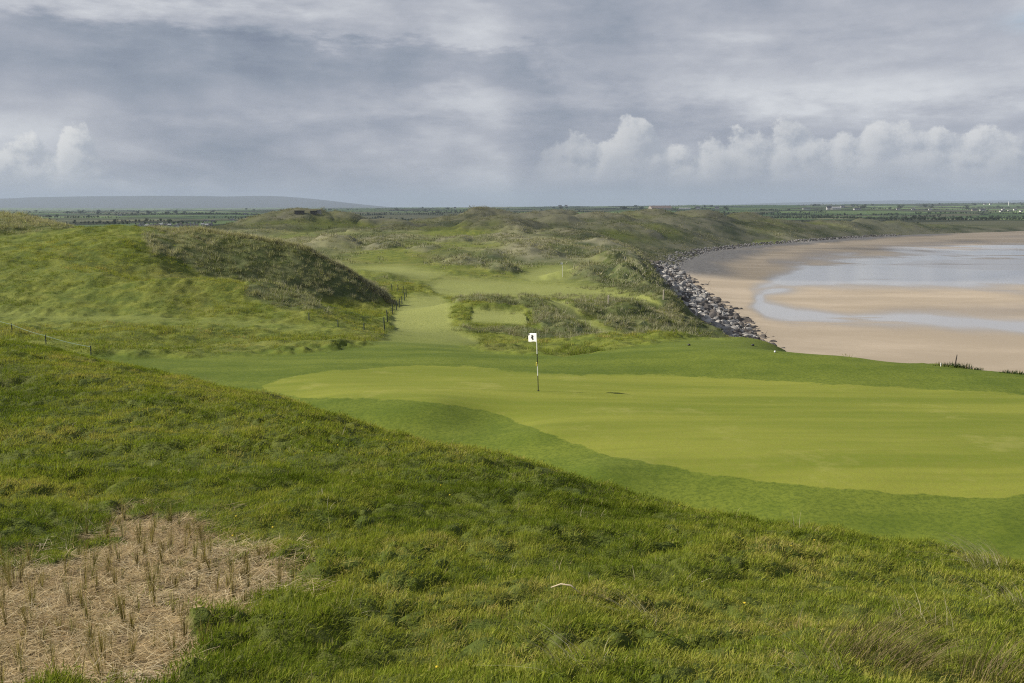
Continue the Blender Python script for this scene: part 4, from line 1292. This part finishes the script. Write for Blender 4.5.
# ------------------------------------------------------------------ shelters on the far dune
M_CONC = simple('dark_concrete', (.09, .085, .08), .9, .3, 2)
M_CONCP = simple('pale_concrete', (.34, .33, .31), .9, .2, 2)
for (u_, v_, w_, d_, h_, pale, lb) in ((299.5, 212.6, 4.2, 3., 1.1, .25, 'low dark flat-roofed shelter on top of the far dune, left of two'), (313.5, 213, 2.6, 2.6, 1.2, .25, 'low dark flat-roofed shelter on top of the far dune, right of two'), (319, 212.6, 2.0, 2.0, 1.5, 1.5, 'small pale block beside the dark shelters on the far dune')):
    p = land(u_, v_ + .8, 420, 560)
    rt = thing('shelter', lb, 'shelter', p)
    bm = bmesh.new(); bx(bm, -w_ / 2, w_ / 2, -d_ / 2, d_ / 2, -.6, h_); obj('wall', bm, M_CONC if pale < 1 else M_CONCP, rt)
    bm = bmesh.new(); bx(bm, -w_ / 2 - .2, w_ / 2 + .2, -d_ / 2 - .2, d_ / 2 + .2, h_ + .003, h_ + .25); obj('roof', bm, M_CONC if pale < 1 else M_CONCP, rt)

# ------------------------------------------------------------------ farms and cottages
M_RENDER = simple('white_render', (.66, .65, .62), .8, .1, .6)
M_CREAM = simple('cream_render', (.52, .46, .38), .8, .1, .6)
M_SLATE = simple('slate', (.06, .062, .07), .7, .2, 1.)
M_RUST = simple('rusty_sheet', (.22, .165, .135), .8, .2, .6)
M_SHEET = simple('grey_sheet', (.36, .37, .38), .6, .15, .6)
M_GLASS = simple('dark_window', (.03, .035, .04), .25, .1, 1.)


def house(u_, v_, wpx, hpx, wall, roof, label, group=None, ridge=.45, name='cottage', cat='house', chim=True, depth=.55, y0=950., y1=5200.):
    s_, r_ = sr(u_, v_)
    p = land(u_, v_, y0, y1)
    Wd = wpx * p.y / FPX; Ht = hpx * p.y / FPX; Dp = max(6., Wd * depth) if Wd > 12 else 7.
    rt = thing(name, label, cat, p - Vector((0, 0, .3)), random.uniform(-.25, .25), group)
    he = Ht * (1 - ridge)
    bm = bmesh.new(); bx(bm, -Wd / 2, Wd / 2, -Dp / 2, Dp / 2, -1.5, he)
    for sx_ in (-1, 1):                                # gables
        a_ = [bm.verts.new((sx_ * (Wd / 2 - .02), y_, z_)) for y_, z_ in ((-Dp / 2, he), (Dp / 2, he), (0, Ht - .05))]
        bm.faces.new(a_ if sx_ > 0 else a_[::-1])
    obj('wall', bm, wall, rt)
    bm = bmesh.new(); e_ = .35
    for y_, sgn in ((-Dp / 2 - e_, 1), (Dp / 2 + e_, -1)):
        a_ = [bm.verts.new(c_) for c_ in ((-Wd / 2 - e_, y_, he - .12), (Wd / 2 + e_, y_, he - .12), (Wd / 2 + e_, 0, Ht + .08), (-Wd / 2 - e_, 0, Ht + .08))]
        bm.faces.new(a_ if sgn > 0 else a_[::-1])
    rf = obj('roof', bm, roof, rt); so_ = rf.modifiers.new('slab', 'SOLIDIFY'); so_.thickness = .15
    if chim:
        bm = bmesh.new(); bx(bm, Wd / 2 - 1.1, Wd / 2 - .3, -.4, .4, Ht - .5, Ht + 1.1); obj('chimney', bm, wall, rf)
    nwin = max(2, int(Wd / 4))
    for k in range(nwin):
        x_ = -Wd / 2 + Wd * (k + .5) / nwin
        bm = bmesh.new(); bx(bm, x_ - .55, x_ + .55, -Dp / 2 - .03, -Dp / 2 + .05, he * .35, he * .75)
        obj('window' if k != nwin // 2 else 'door', bm, M_GLASS, rt)
    return rt


house(660, 209.8, 21, 4.2, M_CREAM, M_RUST, 'long rusty-roofed barn standing alone on the far skyline', name='barn', cat='barn', chim=False, ridge=.55)
house(684.5, 209.6, 11, 2.0, M_SHEET, M_SHEET, 'long low pale grey shed right of the rusty-roofed barn', name='shed', cat='shed', chim=False)
house(698, 209, 4.5, 2.6, M_RENDER, M_SLATE, 'white farmhouse just right of the long low grey shed')
house(717, 208.8, 4, 2.0, M_RENDER, M_SLATE, 'white cottage furthest right of the barn farm')
house(806.5, 209.6, 7, 2.2, M_RENDER, M_SLATE, 'low white cottage left of the white farm cluster above the bay')
house(829, 209.8, 5, 3.6, M_RENDER, M_SLATE, 'taller white farmhouse in the farm cluster above the bay')
house(836, 209.6, 8, 2.8, M_RENDER, M_SHEET, 'wide white shed beside the taller white farmhouse', name='shed', cat='shed', chim=False)
house(842.5, 207.6, 3.4, 2.4, M_RENDER, M_SLATE, 'small white house behind the wide white shed')
house(857, 210, 6.5, 2.2, M_RENDER, M_SLATE, 'white bungalow right of the white farm cluster')
for u_, v_, w_ in ((898, 209.8, 3.2), (913, 210, 4.), (930, 210.2, 2.6), (560, 206.9, 3.2), (566, 206.6, 2.6), (455, 208.8, 2.4)):
    house(u_, v_, w_, 1.8, M_RENDER, M_SLATE, 'tiny pale cottage standing alone in the far fields', 'lone cottages in the far fields')
house(974, 210.8, 4.4, 2.2, M_CREAM, M_SLATE, 'cream cottage at the left of the hamlet on the right')
house(982.5, 211, 5., 2.3, M_RENDER, M_SLATE, 'white cottage beside the cream one in the right hamlet')
for u_, v_ in ((1003, 210.4), (1009, 211.4), (1015, 210.4), (1021, 212), (1001, 212)):
    house(u_, v_, 2.6, 1.8, M_RENDER, M_SLATE, 'small grey and white house in the right hamlet', 'houses of the right hamlet')
for u_, v_ in ((985, 203.6), (990.5, 203.6)):
    house(u_, v_ + 1.2, 2.2, 1.6, M_RENDER, M_SLATE, 'white house on the skyline above the right hamlet', 'houses on the right skyline', y1=6500)
for i in range(17):
    u_ = 138 + i * 4.6 + random.uniform(-1.5, 1.5)
    house(u_, 226.6 + random.uniform(-1.2, .4) - abs(i - 8) * .05, random.uniform(2.6, 4.4), random.uniform(2., 2.8), random.choice([M_RENDER, M_CREAM, M_SHEET]), random.choice([M_SLATE, M_SHEET, M_SLATE]), 'small pale house in the village beyond the left hill', 'village houses beyond the left hill')
for u_, v_ in ((206, 221.4), (213, 221.8), (232, 220.5), (120, 216), (245, 214.8)):
    house(u_, v_, 3.6, 1.8, M_RENDER, M_SLATE, 'white farmhouse in the fields behind the left hill', 'farmhouses behind the left hill')
p = land(1008.5, 205.6, 2500, 6500)
bm = bmesh.new(); tube(bm, [(0, 0, -1), (0, 0, 4 * p.y / 1000)], [.0003 * p.y, .0002 * p.y], 8)
tag(obj('mast', bm, M_WHITE, loc=p), 'thin pale mast on the skyline at the far right', 'mast')


# ------------------------------------------------------------------ trees and hedgerows of the lowland
M_LEAF = simple('tree_leaves', (.055, .08, .038), .9, .4, .6)
M_BARK = simple('bark', (.06, .05, .04), .9, .3, 1.)


def tree_meshes(seed):
    q_ = np.random.default_rng(seed)
    bm = bmesh.new(); tube(bm, [(0, 0, -.5), (.1, 0, 2.), (-.1, .1, 4.5)], [.35, .25, .12], 7)
    for k in range(4):
        a = k * 1.6 + q_.uniform(0, 1); tube(bm, [(0, 0, 2 + k * .4), (math.cos(a) * 1.6, math.sin(a) * 1.6, 4. + k * .4)], [.13, .05], 5)
    tr = bpy.data.meshes.new('trunk'); bm.to_mesh(tr); bm.free(); tr.materials.append(M_BARK)
    vs_, fs_ = [], []
    lob = [(q_.normal(0, 1.5), q_.normal(0, 1.5), q_.uniform(3., 6.4), q_.uniform(1.0, 1.8)) for _ in range(11)]
    for _ in range(900):
        lx, ly, lz, lr = lob[q_.integers(len(lob))]
        d_ = q_.normal(size=3); d_ /= np.linalg.norm(d_)
        c_ = np.array([lx, ly, lz]) + d_ * lr * q_.uniform(.55, 1.05)
        a_ = q_.normal(size=3); a_ /= np.linalg.norm(a_); b_ = np.cross(a_, q_.normal(size=3)); b_ /= np.linalg.norm(b_)
        k_ = len(vs_); h_ = q_.uniform(.16, .34)
        vs_ += [c_ - a_ * h_, c_ + b_ * h_, c_ + a_ * h_, c_ - b_ * h_]; fs_.append((k_, k_ + 1, k_ + 2, k_ + 3))
    cr_ = bpy.data.meshes.new('crown'); cr_.from_pydata([tuple(v) for v in vs_], [], fs_); cr_.materials.append(M_LEAF)
    return tr, cr_


TM = [tree_meshes(700 + i) for i in range(3)]
spots = []
q = np.random.default_rng(31)
for c_, n_, sp in ((890, 5, 8), (925, 4, 6), (815, 4, 10), (865, 4, 5), (845, 3, 6), (720, 4, 8), (650, 4, 14), (560, 5, 10), (430, 5, 24), (965, 4, 10), (1008, 5, 14), (622, 3, 3), (150, 6, 30), (100, 6, 24), (50, 3, 20), (240, 4, 30), (330, 3, 10)):
    for _ in range(n_):
        spots.append((c_ + q.normal(0, sp), q.uniform(2600, 4600)))
TL = [('broad dark tree standing among the far hedgerows', 'broad trees in the far fields'), ('small rounded tree standing among the far hedgerows', 'rounded trees in the far fields'), ('wind-bent uneven tree standing among the far hedgerows', 'wind-bent trees in the far fields')]
for i, (u_, Y) in enumerate(spots):
    k = i % 3
    X = (u_ - 512) / FPX * Y
    if inland(np.array([X]), np.array([Y]))[0] < 60: continue
    rt = thing('tree', TL[k][0], 'tree', (X, Y, float(ground_at(X, Y)[0])), q.uniform(0, 6.28), TL[k][1])
    rt.scale = (q.uniform(1.2, 2.0) * (1.3 if k == 0 else 1.),) * 2 + (q.uniform(.95, 1.5),)
    tr = bpy.data.objects.new('trunk', TM[k][0]); cr_ = bpy.data.objects.new('crown', TM[k][1])
    for o in (tr, cr_): C.objects.link(o); o.parent = rt
# hedges: broken lines of bushes between the fields, uncountable at this distance
hx, hy, hs = [], [], []
for _ in range(120):
    Y = math.exp(q.uniform(math.log(950), math.log(6500))); u_ = q.uniform(-120, 1150); L_ = q.uniform(80, 420) * (Y / 2500) ** .5
    X0 = (u_ - 512) / FPX * Y; a = q.normal(0, .12)
    n_ = int(L_ / 4.5)
    tt_ = np.arange(n_) * 4.5
    keep_ = q.uniform(size=n_) < .88
    hx += list((X0 + tt_ * math.cos(a))[keep_]); hy += list((Y + tt_ * math.sin(a) + q.normal(0, 1, n_))[keep_]); hs += list(np.clip(q.normal(.48, .18, n_), .25, 1.2)[keep_])
hx, hy, hs = np.array(hx), np.array(hy), np.array(hs)
k = (inland(hx, hy) > 60) & (hy < 9000) & (np.abs(hx / hy) < .75)
hx, hy, hs = hx[k], hy[k], hs[k]
scatter('hedgerow', [TM[0][1], TM[1][1]], np.stack([hx, hy, ground_at(hx, hy) - 1.6 * hs], 1), np.stack([hx * 0, hx * 0, q.uniform(0, 6.28, len(hx))], 1), np.stack([hs * .9, hs * .9, hs], 1), np.ones((len(hx), 4)))


# ------------------------------------------------------------------ light and sky
SUN_EL = math.radians(33)
SUN_AZ = math.radians(-86)           # from straight ahead, towards the left
sd = Vector((math.sin(SUN_AZ) * math.cos(SUN_EL), math.cos(SUN_AZ) * math.cos(SUN_EL), math.sin(SUN_EL)))
sl = bpy.data.lights.new('sun', 'SUN'); sl.energy = 5.0; sl.angle = math.radians(.6); sl.color = (1, .925, .80)
so = bpy.data.objects.new('sun', sl); C.objects.link(so); so.location = (0, 0, 400)
so.rotation_euler = (-sd).to_track_quat('-Z', 'Y').to_euler()

w = bpy.data.worlds.new('World'); sc.world = w; w.use_nodes = True
t = w.node_tree; t.nodes.clear(); g = G(t)
out = t.nodes.new('ShaderNodeOutputWorld')
D = g.n('ShaderNodeTexCoord').outputs['Generated']
dx, dy, dz = g.sep(D)
az = g.m('ARCTAN2', dx, dy)
el = g.m('ARCSINE', dz)
elp = g.m('MAXIMUM', el, 0.)
sky = g.n('ShaderNodeTexSky', sky_type='NISHITA', sun_disc=False, sun_elevation=SUN_EL, sun_rotation=SUN_AZ, altitude=20., air_density=1., dust_density=1.5, ozone_density=1.)


def blob(a0, e0, ra, re, p=1.):
    """1 at the middle of a patch of sky, 0 outside"""
    x = g.m('DIVIDE', g.m('SUBTRACT', az, a0), ra); y = g.m('DIVIDE', g.m('SUBTRACT', el, e0), re)
    return g.m('EXPONENT', g.m('MULTIPLY', g.m('ADD', g.m('MULTIPLY', x, x), g.m('MULTIPLY', y, y)), -p))


# layered cloud seen in perspective: streaks get thinner towards the horizon
k = g.m('ADD', elp, .09)
pv = g.comb(g.m('DIVIDE', az, k), g.m('DIVIDE', .55, k), 0.)
flat = g.comb(g.m('MULTIPLY', az, 4.), g.m('MULTIPLY', el, 15.), 2.)
lumpy = g.comb(g.m('MULTIPLY', az, 8.), g.m('MULTIPLY', el, 15.), 5.)
n1 = g.noise(pv, .9, 6, .55, .0, '2D')
n2 = g.noise(flat, 1.3, 6, .56, .4, '2D')
n3 = g.noise(flat, 3.6, 5, .6, .0, '2D')
n4 = g.noise(lumpy, 1., 6, .58, .0, '2D')

n5 = g.noise(lumpy, .42, 5, .55, .0, '2D')


def acc(tone, *terms):
    for (a0, e0, ra, re, k_) in terms:
        tone = g.m('ADD', tone, g.m('MULTIPLY', blob(a0, e0, ra, re), k_))
    return tone


tone = g.m('ADD', g.m('MULTIPLY', g.m('SUBTRACT', n1, .5), .20), g.m('ADD', g.m('MULTIPLY', g.m('SUBTRACT', n2, .5), .36), g.m('ADD', g.m('MULTIPLY', g.m('SUBTRACT', n3, .5), .28), g.m('MULTIPLY', g.m('SUBTRACT', n4, .5), .46))))
wa = g.m('MULTIPLY', g.m('SUBTRACT', n4, .5), .10); we = g.m('MULTIPLY', g.m('SUBTRACT', n3, .5), .05)
az0, el0 = az, el
az = g.m('ADD', az, wa); el = g.m('ADD', el, we)
tone = g.m('ADD', tone, g.m('MULTIPLY', g.m('SUBTRACT', n5, .5), .40))
tone = g.m('MULTIPLY_ADD', tone, 1.2, .60)
edge = g.m('MULTIPLY', g.ss(g.m('SUBTRACT', g.m('MULTIPLY', g.m('ADD', az, .52), -.035), g.m('SUBTRACT', el, .170)), -.006, .010), g.m('MULTIPLY', g.ss(el, .085, .125), g.ss(az, .0, .04, 1., 0.)))
tone = acc(tone, (-.40, .16, .14, .028, -.08), (-.40, .20, .05, .030, .16), (-.30, .198, .10, .024, .20), (-.20, .195, .10, .02, .08), (-.52, .20, .03, .03, .12),
           (-.25, .060, .14, .05, -.17), (.0, .055, .16, .05, -.06), (-.07, .104, .10, .012, .16), (.07, .130, .05, .014, .14), (.16, .118, .14, .012, .08),
           (.34, .105, .30, .020, .20), (.28, .165, .26, .018, .08), (.42, .13, .14, .010, .12), (-.37, .012, .17, .006, .24), (.30, .125, .3, .010, -.08), (-.47, .055, .08, .04, .24), (-.41, .04, .03, .02, .12))
tone = g.m('ADD', tone, g.m('MULTIPLY', edge, -.25))
cr = g.n('ShaderNodeValToRGB', {0: tone})
cr.color_ramp.interpolation = 'LINEAR'
e = cr.color_ramp.elements
e[0].position = .12; e[0].color = S(128, 138, 155)
e[1].position = .95; e[1].color = S(216, 219, 223)
for p_, c_ in ((.30, S(146, 155, 169)), (.47, S(163, 169, 181)), (.65, S(182, 186, 195))):
    q_ = e.new(p_); q_.color = c_
col = cr.outputs[0]


# heaped cloud low on the right (and one head on the left), lit from the upper left
def heap(seed, a0, a1, sc_, heads, base, soft=.22):
    """heads: (azimuth, elevation of the top, half width) of each dome; cauliflower edge from noise"""
    def dens(oa, oe):
        a_ = g.m('ADD', az0, oa); e_ = g.m('ADD', el0, oe)
        pc = g.comb(g.m('MULTIPLY_ADD', a_, sc_, seed), g.m('MULTIPLY', e_, sc_ * 1.15), 0.)
        nz = g.noise(pc, .8, 8, .67, 0., '2D')
        nb = g.n('ShaderNodeTexVoronoi', {'Vector': pc, 'Scale': 1.5, 'Smoothness': .5, 'Randomness': 1.}, feature='SMOOTH_F1', voronoi_dimensions='2D').outputs['Distance']
        env = None
        for (ha, he, hw) in heads:
            x_ = g.m('DIVIDE', g.m('SUBTRACT', a_, ha), hw)
            b_ = g.m('MULTIPLY', g.m('EXPONENT', g.m('MULTIPLY', g.m('MULTIPLY', x_, x_), -1.)), he)
            env = b_ if env is None else g.m('SMOOTH_MAX', env, b_, .012)
        h_ = g.m('DIVIDE', g.m('SUBTRACT', env, e_), .030)
        return g.m('ADD', h_, g.m('ADD', g.m('MULTIPLY', g.m('SUBTRACT', nz, .5), 1.7), g.m('MULTIPLY', g.m('SUBTRACT', .42, nb), .6)))
    d0 = dens(0., 0.); d1 = dens(-.007, .007)
    m_ = g.ss(d0, -.02, soft)
    m_ = g.m('MULTIPLY', m_, g.m('MULTIPLY', g.ss(az0, a0 - .05, a0 + .04), g.ss(az0, a1 - .03, a1 + .03, 1., 0.)))
    lit = g.ss(g.m('SUBTRACT', d0, d1), -.25, .60)
    deep = g.ss(d0, .15, 2.0)
    lit = g.m('MULTIPLY', lit, g.m('SUBTRACT', 1., g.m('MULTIPLY', deep, .70)))
    cc = g.mix(lit, S(172, 179, 189), S(238, 238, 235))
    m_ = g.m('MULTIPLY', m_, g.ss(el0, base, base + .03, .25, 1.))
    return m_, cc


m1, c1 = heap(4.2, .05, .50, 24., [(.115, .092, .05), (.205, .062, .04), (.345, .088, .038), (.435, .074, .06), (.275, .064, .05), (.06, .072, .05), (.31, .074, .30), (.16, .052, .10)], .012)
col = g.mix(g.m('MULTIPLY', m1, .64), col, c1)
m2, c2 = heap(7.7, -.56, -.375, 24., [(-.405, .072, .030), (-.45, .064, .05), (-.52, .074, .06)], .012)
col = g.mix(g.m('MULTIPLY', m2, .74), col, c2)
# rain haze at the foot of the sky
col = g.mix(g.ss(el0, .0, .03, .6, 0.), col, S(150, 160, 174))
az, el = az0, el0
# overhead and behind: unseen cover, darkened to lower the ambient light
col = g.mix(g.ss(el, .28, .6, 0., .75), col, S(138, 147, 162))
col = g.mix(g.ss(el, -.25, -.02, 1., 0.), col, S(70, 78, 62))
gap = g.m('ADD', g.m('MULTIPLY', blob(.49, .158, .035, .009), g.ss(n3, .30, .5)), g.m('MULTIPLY', g.ss(el, .45, .8), g.ss(n1, .52, .66)), clamp=True)
gap = g.m('MULTIPLY', gap, .85)
cloud10 = g.scale3(col, (7.15, 7.15, 7.2))
mixed = g.mix(gap, cloud10, sky.outputs[0])
bg = g.n('ShaderNodeBackground', {'Color': mixed, 'Strength': .1})
t.links.new(bg.outputs[0], out.inputs[0])

# ------------------------------------------------------------------ air
HAZE = True
if HAZE:
    bm = bmesh.new(); bmesh.ops.create_cube(bm, size=1.)
    me = bpy.data.meshes.new('haze'); bm.to_mesh(me); bm.free()
    hz = bpy.data.objects.new('haze', me); C.objects.link(hz); hz['kind'] = 'stuff'
    hz.scale = (46000, 46000, 260); hz.location = (0, 0, 130 - 5.5)
    m, tt, o_ = mat('damp_air'); gg = G(tt)
    pv_ = gg.n('ShaderNodeVolumePrincipled', {'Color': (.53, .62, .80, 1), 'Density': 8e-5, 'Anisotropy': 0.})
    tt.links.new(pv_.outputs[0], o_.inputs['Volume'])
    m.cycles.homogeneous_volume = True
    me.materials.append(m)

# ------------------------------------------------------------------ the low clouds added out of view to shade the far dunes and fields
m, tt, o_ = mat('shade_cloud'); gg = G(tt)
b_ = gg.n('ShaderNodeBsdfDiffuse', {'Color': (.85, .85, .87, 1)})
mx_ = gg.n('ShaderNodeMixShader', {0: .30, 1: gg.n('ShaderNodeBsdfTransparent').outputs[0], 2: b_.outputs[0]})
tt.links.new(mx_.outputs[0], o_.inputs[0])


def cloud(zc, x0, x1, y0, y1, step, sc_, bias, thick, soft):
    """an added, unseen sheet of broken cloud at height zc that shades the ground between x0..x1 and y0..y1"""
    ox, oy = sd.x / sd.z * zc, sd.y / sd.z * zc
    xs = np.arange(x0, x1 + step, step); ys = np.arange(y0, y1 + step, step)
    X, Y = np.meshgrid(xs, ys)
    ed = np.minimum(np.minimum(X - x0, x1 - X), np.minimum(Y - y0, y1 - Y)) / soft
    th = fbm(X * sc_, Y * sc_ * .6, 4, .55, zc * .01) + bias + np.minimum(ed, 1.) - 1.
    idx = np.arange(X.size).reshape(X.shape)
    lo = np.stack([(X + ox).ravel(), (Y + oy).ravel(), (zc - .25 * thick * np.clip(th, 0, 1) + .04 * thick * fbm(X * sc_ * 3, Y * sc_ * 3, 2)).ravel()], 1)
    hi = lo.copy(); hi[:, 2] = (zc + thick * np.sqrt(np.clip(th, 0, 1.5)) + .1 * thick * fbm(X * sc_ * 4, Y * sc_ * 4, 3)).ravel()
    f = np.stack([idx[:-1, :-1], idx[:-1, 1:], idx[1:, 1:], idx[1:, :-1]], -1).reshape(-1, 4)
    f = f[th.ravel()[f].mean(1) > 0]
    n_ = X.size
    F_ = np.concatenate([f[:, ::-1], f + n_])
    # close the rim
    E = np.concatenate([f[:, [0, 1]], f[:, [1, 2]], f[:, [2, 3]], f[:, [3, 0]]])
    key = np.sort(E, 1); _, inv, cnt = np.unique(key, axis=0, return_inverse=True, return_counts=True)
    rim = E[cnt[inv.ravel()] == 1]
    F_ = np.concatenate([F_, np.stack([rim[:, 0], rim[:, 1], rim[:, 1] + n_, rim[:, 0] + n_], 1)])
    o = sheet('shade_clouds', np.concatenate([lo, hi]), F_, {}, m, 'stuff')
    return o


cloud(520., -900., 900., 300., 1350., 14., .0045, .45, 70., 130.)
cloud(1300., -4200., 3600., 1350., 5500., 60., .0011, .12, 180., 300.)

# ------------------------------------------------------------------ rendering
sc.render.engine = 'CYCLES'
cy = sc.cycles
cy.max_bounces = 4; cy.diffuse_bounces = 2; cy.glossy_bounces = 2; cy.transmission_bounces = 3; cy.volume_bounces = 1; cy.transparent_max_bounces = 6
cy.sample_clamp_indirect = 4.
cy.use_denoising = False; cy.filter_width = 1.15; cy.denoiser = 'OPENIMAGEDENOISE'; cy.denoising_input_passes = 'RGB_ALBEDO_NORMAL'; cy.denoising_prefilter = 'ACCURATE'
w.cycles.sampling_method = 'NONE'
sc.view_settings.view_transform = 'Standard'
sc.view_settings.look = 'None'
sc.view_settings.exposure = .50
sc.view_settings.gamma = 1.
sc.view_settings.use_curve_mapping = False
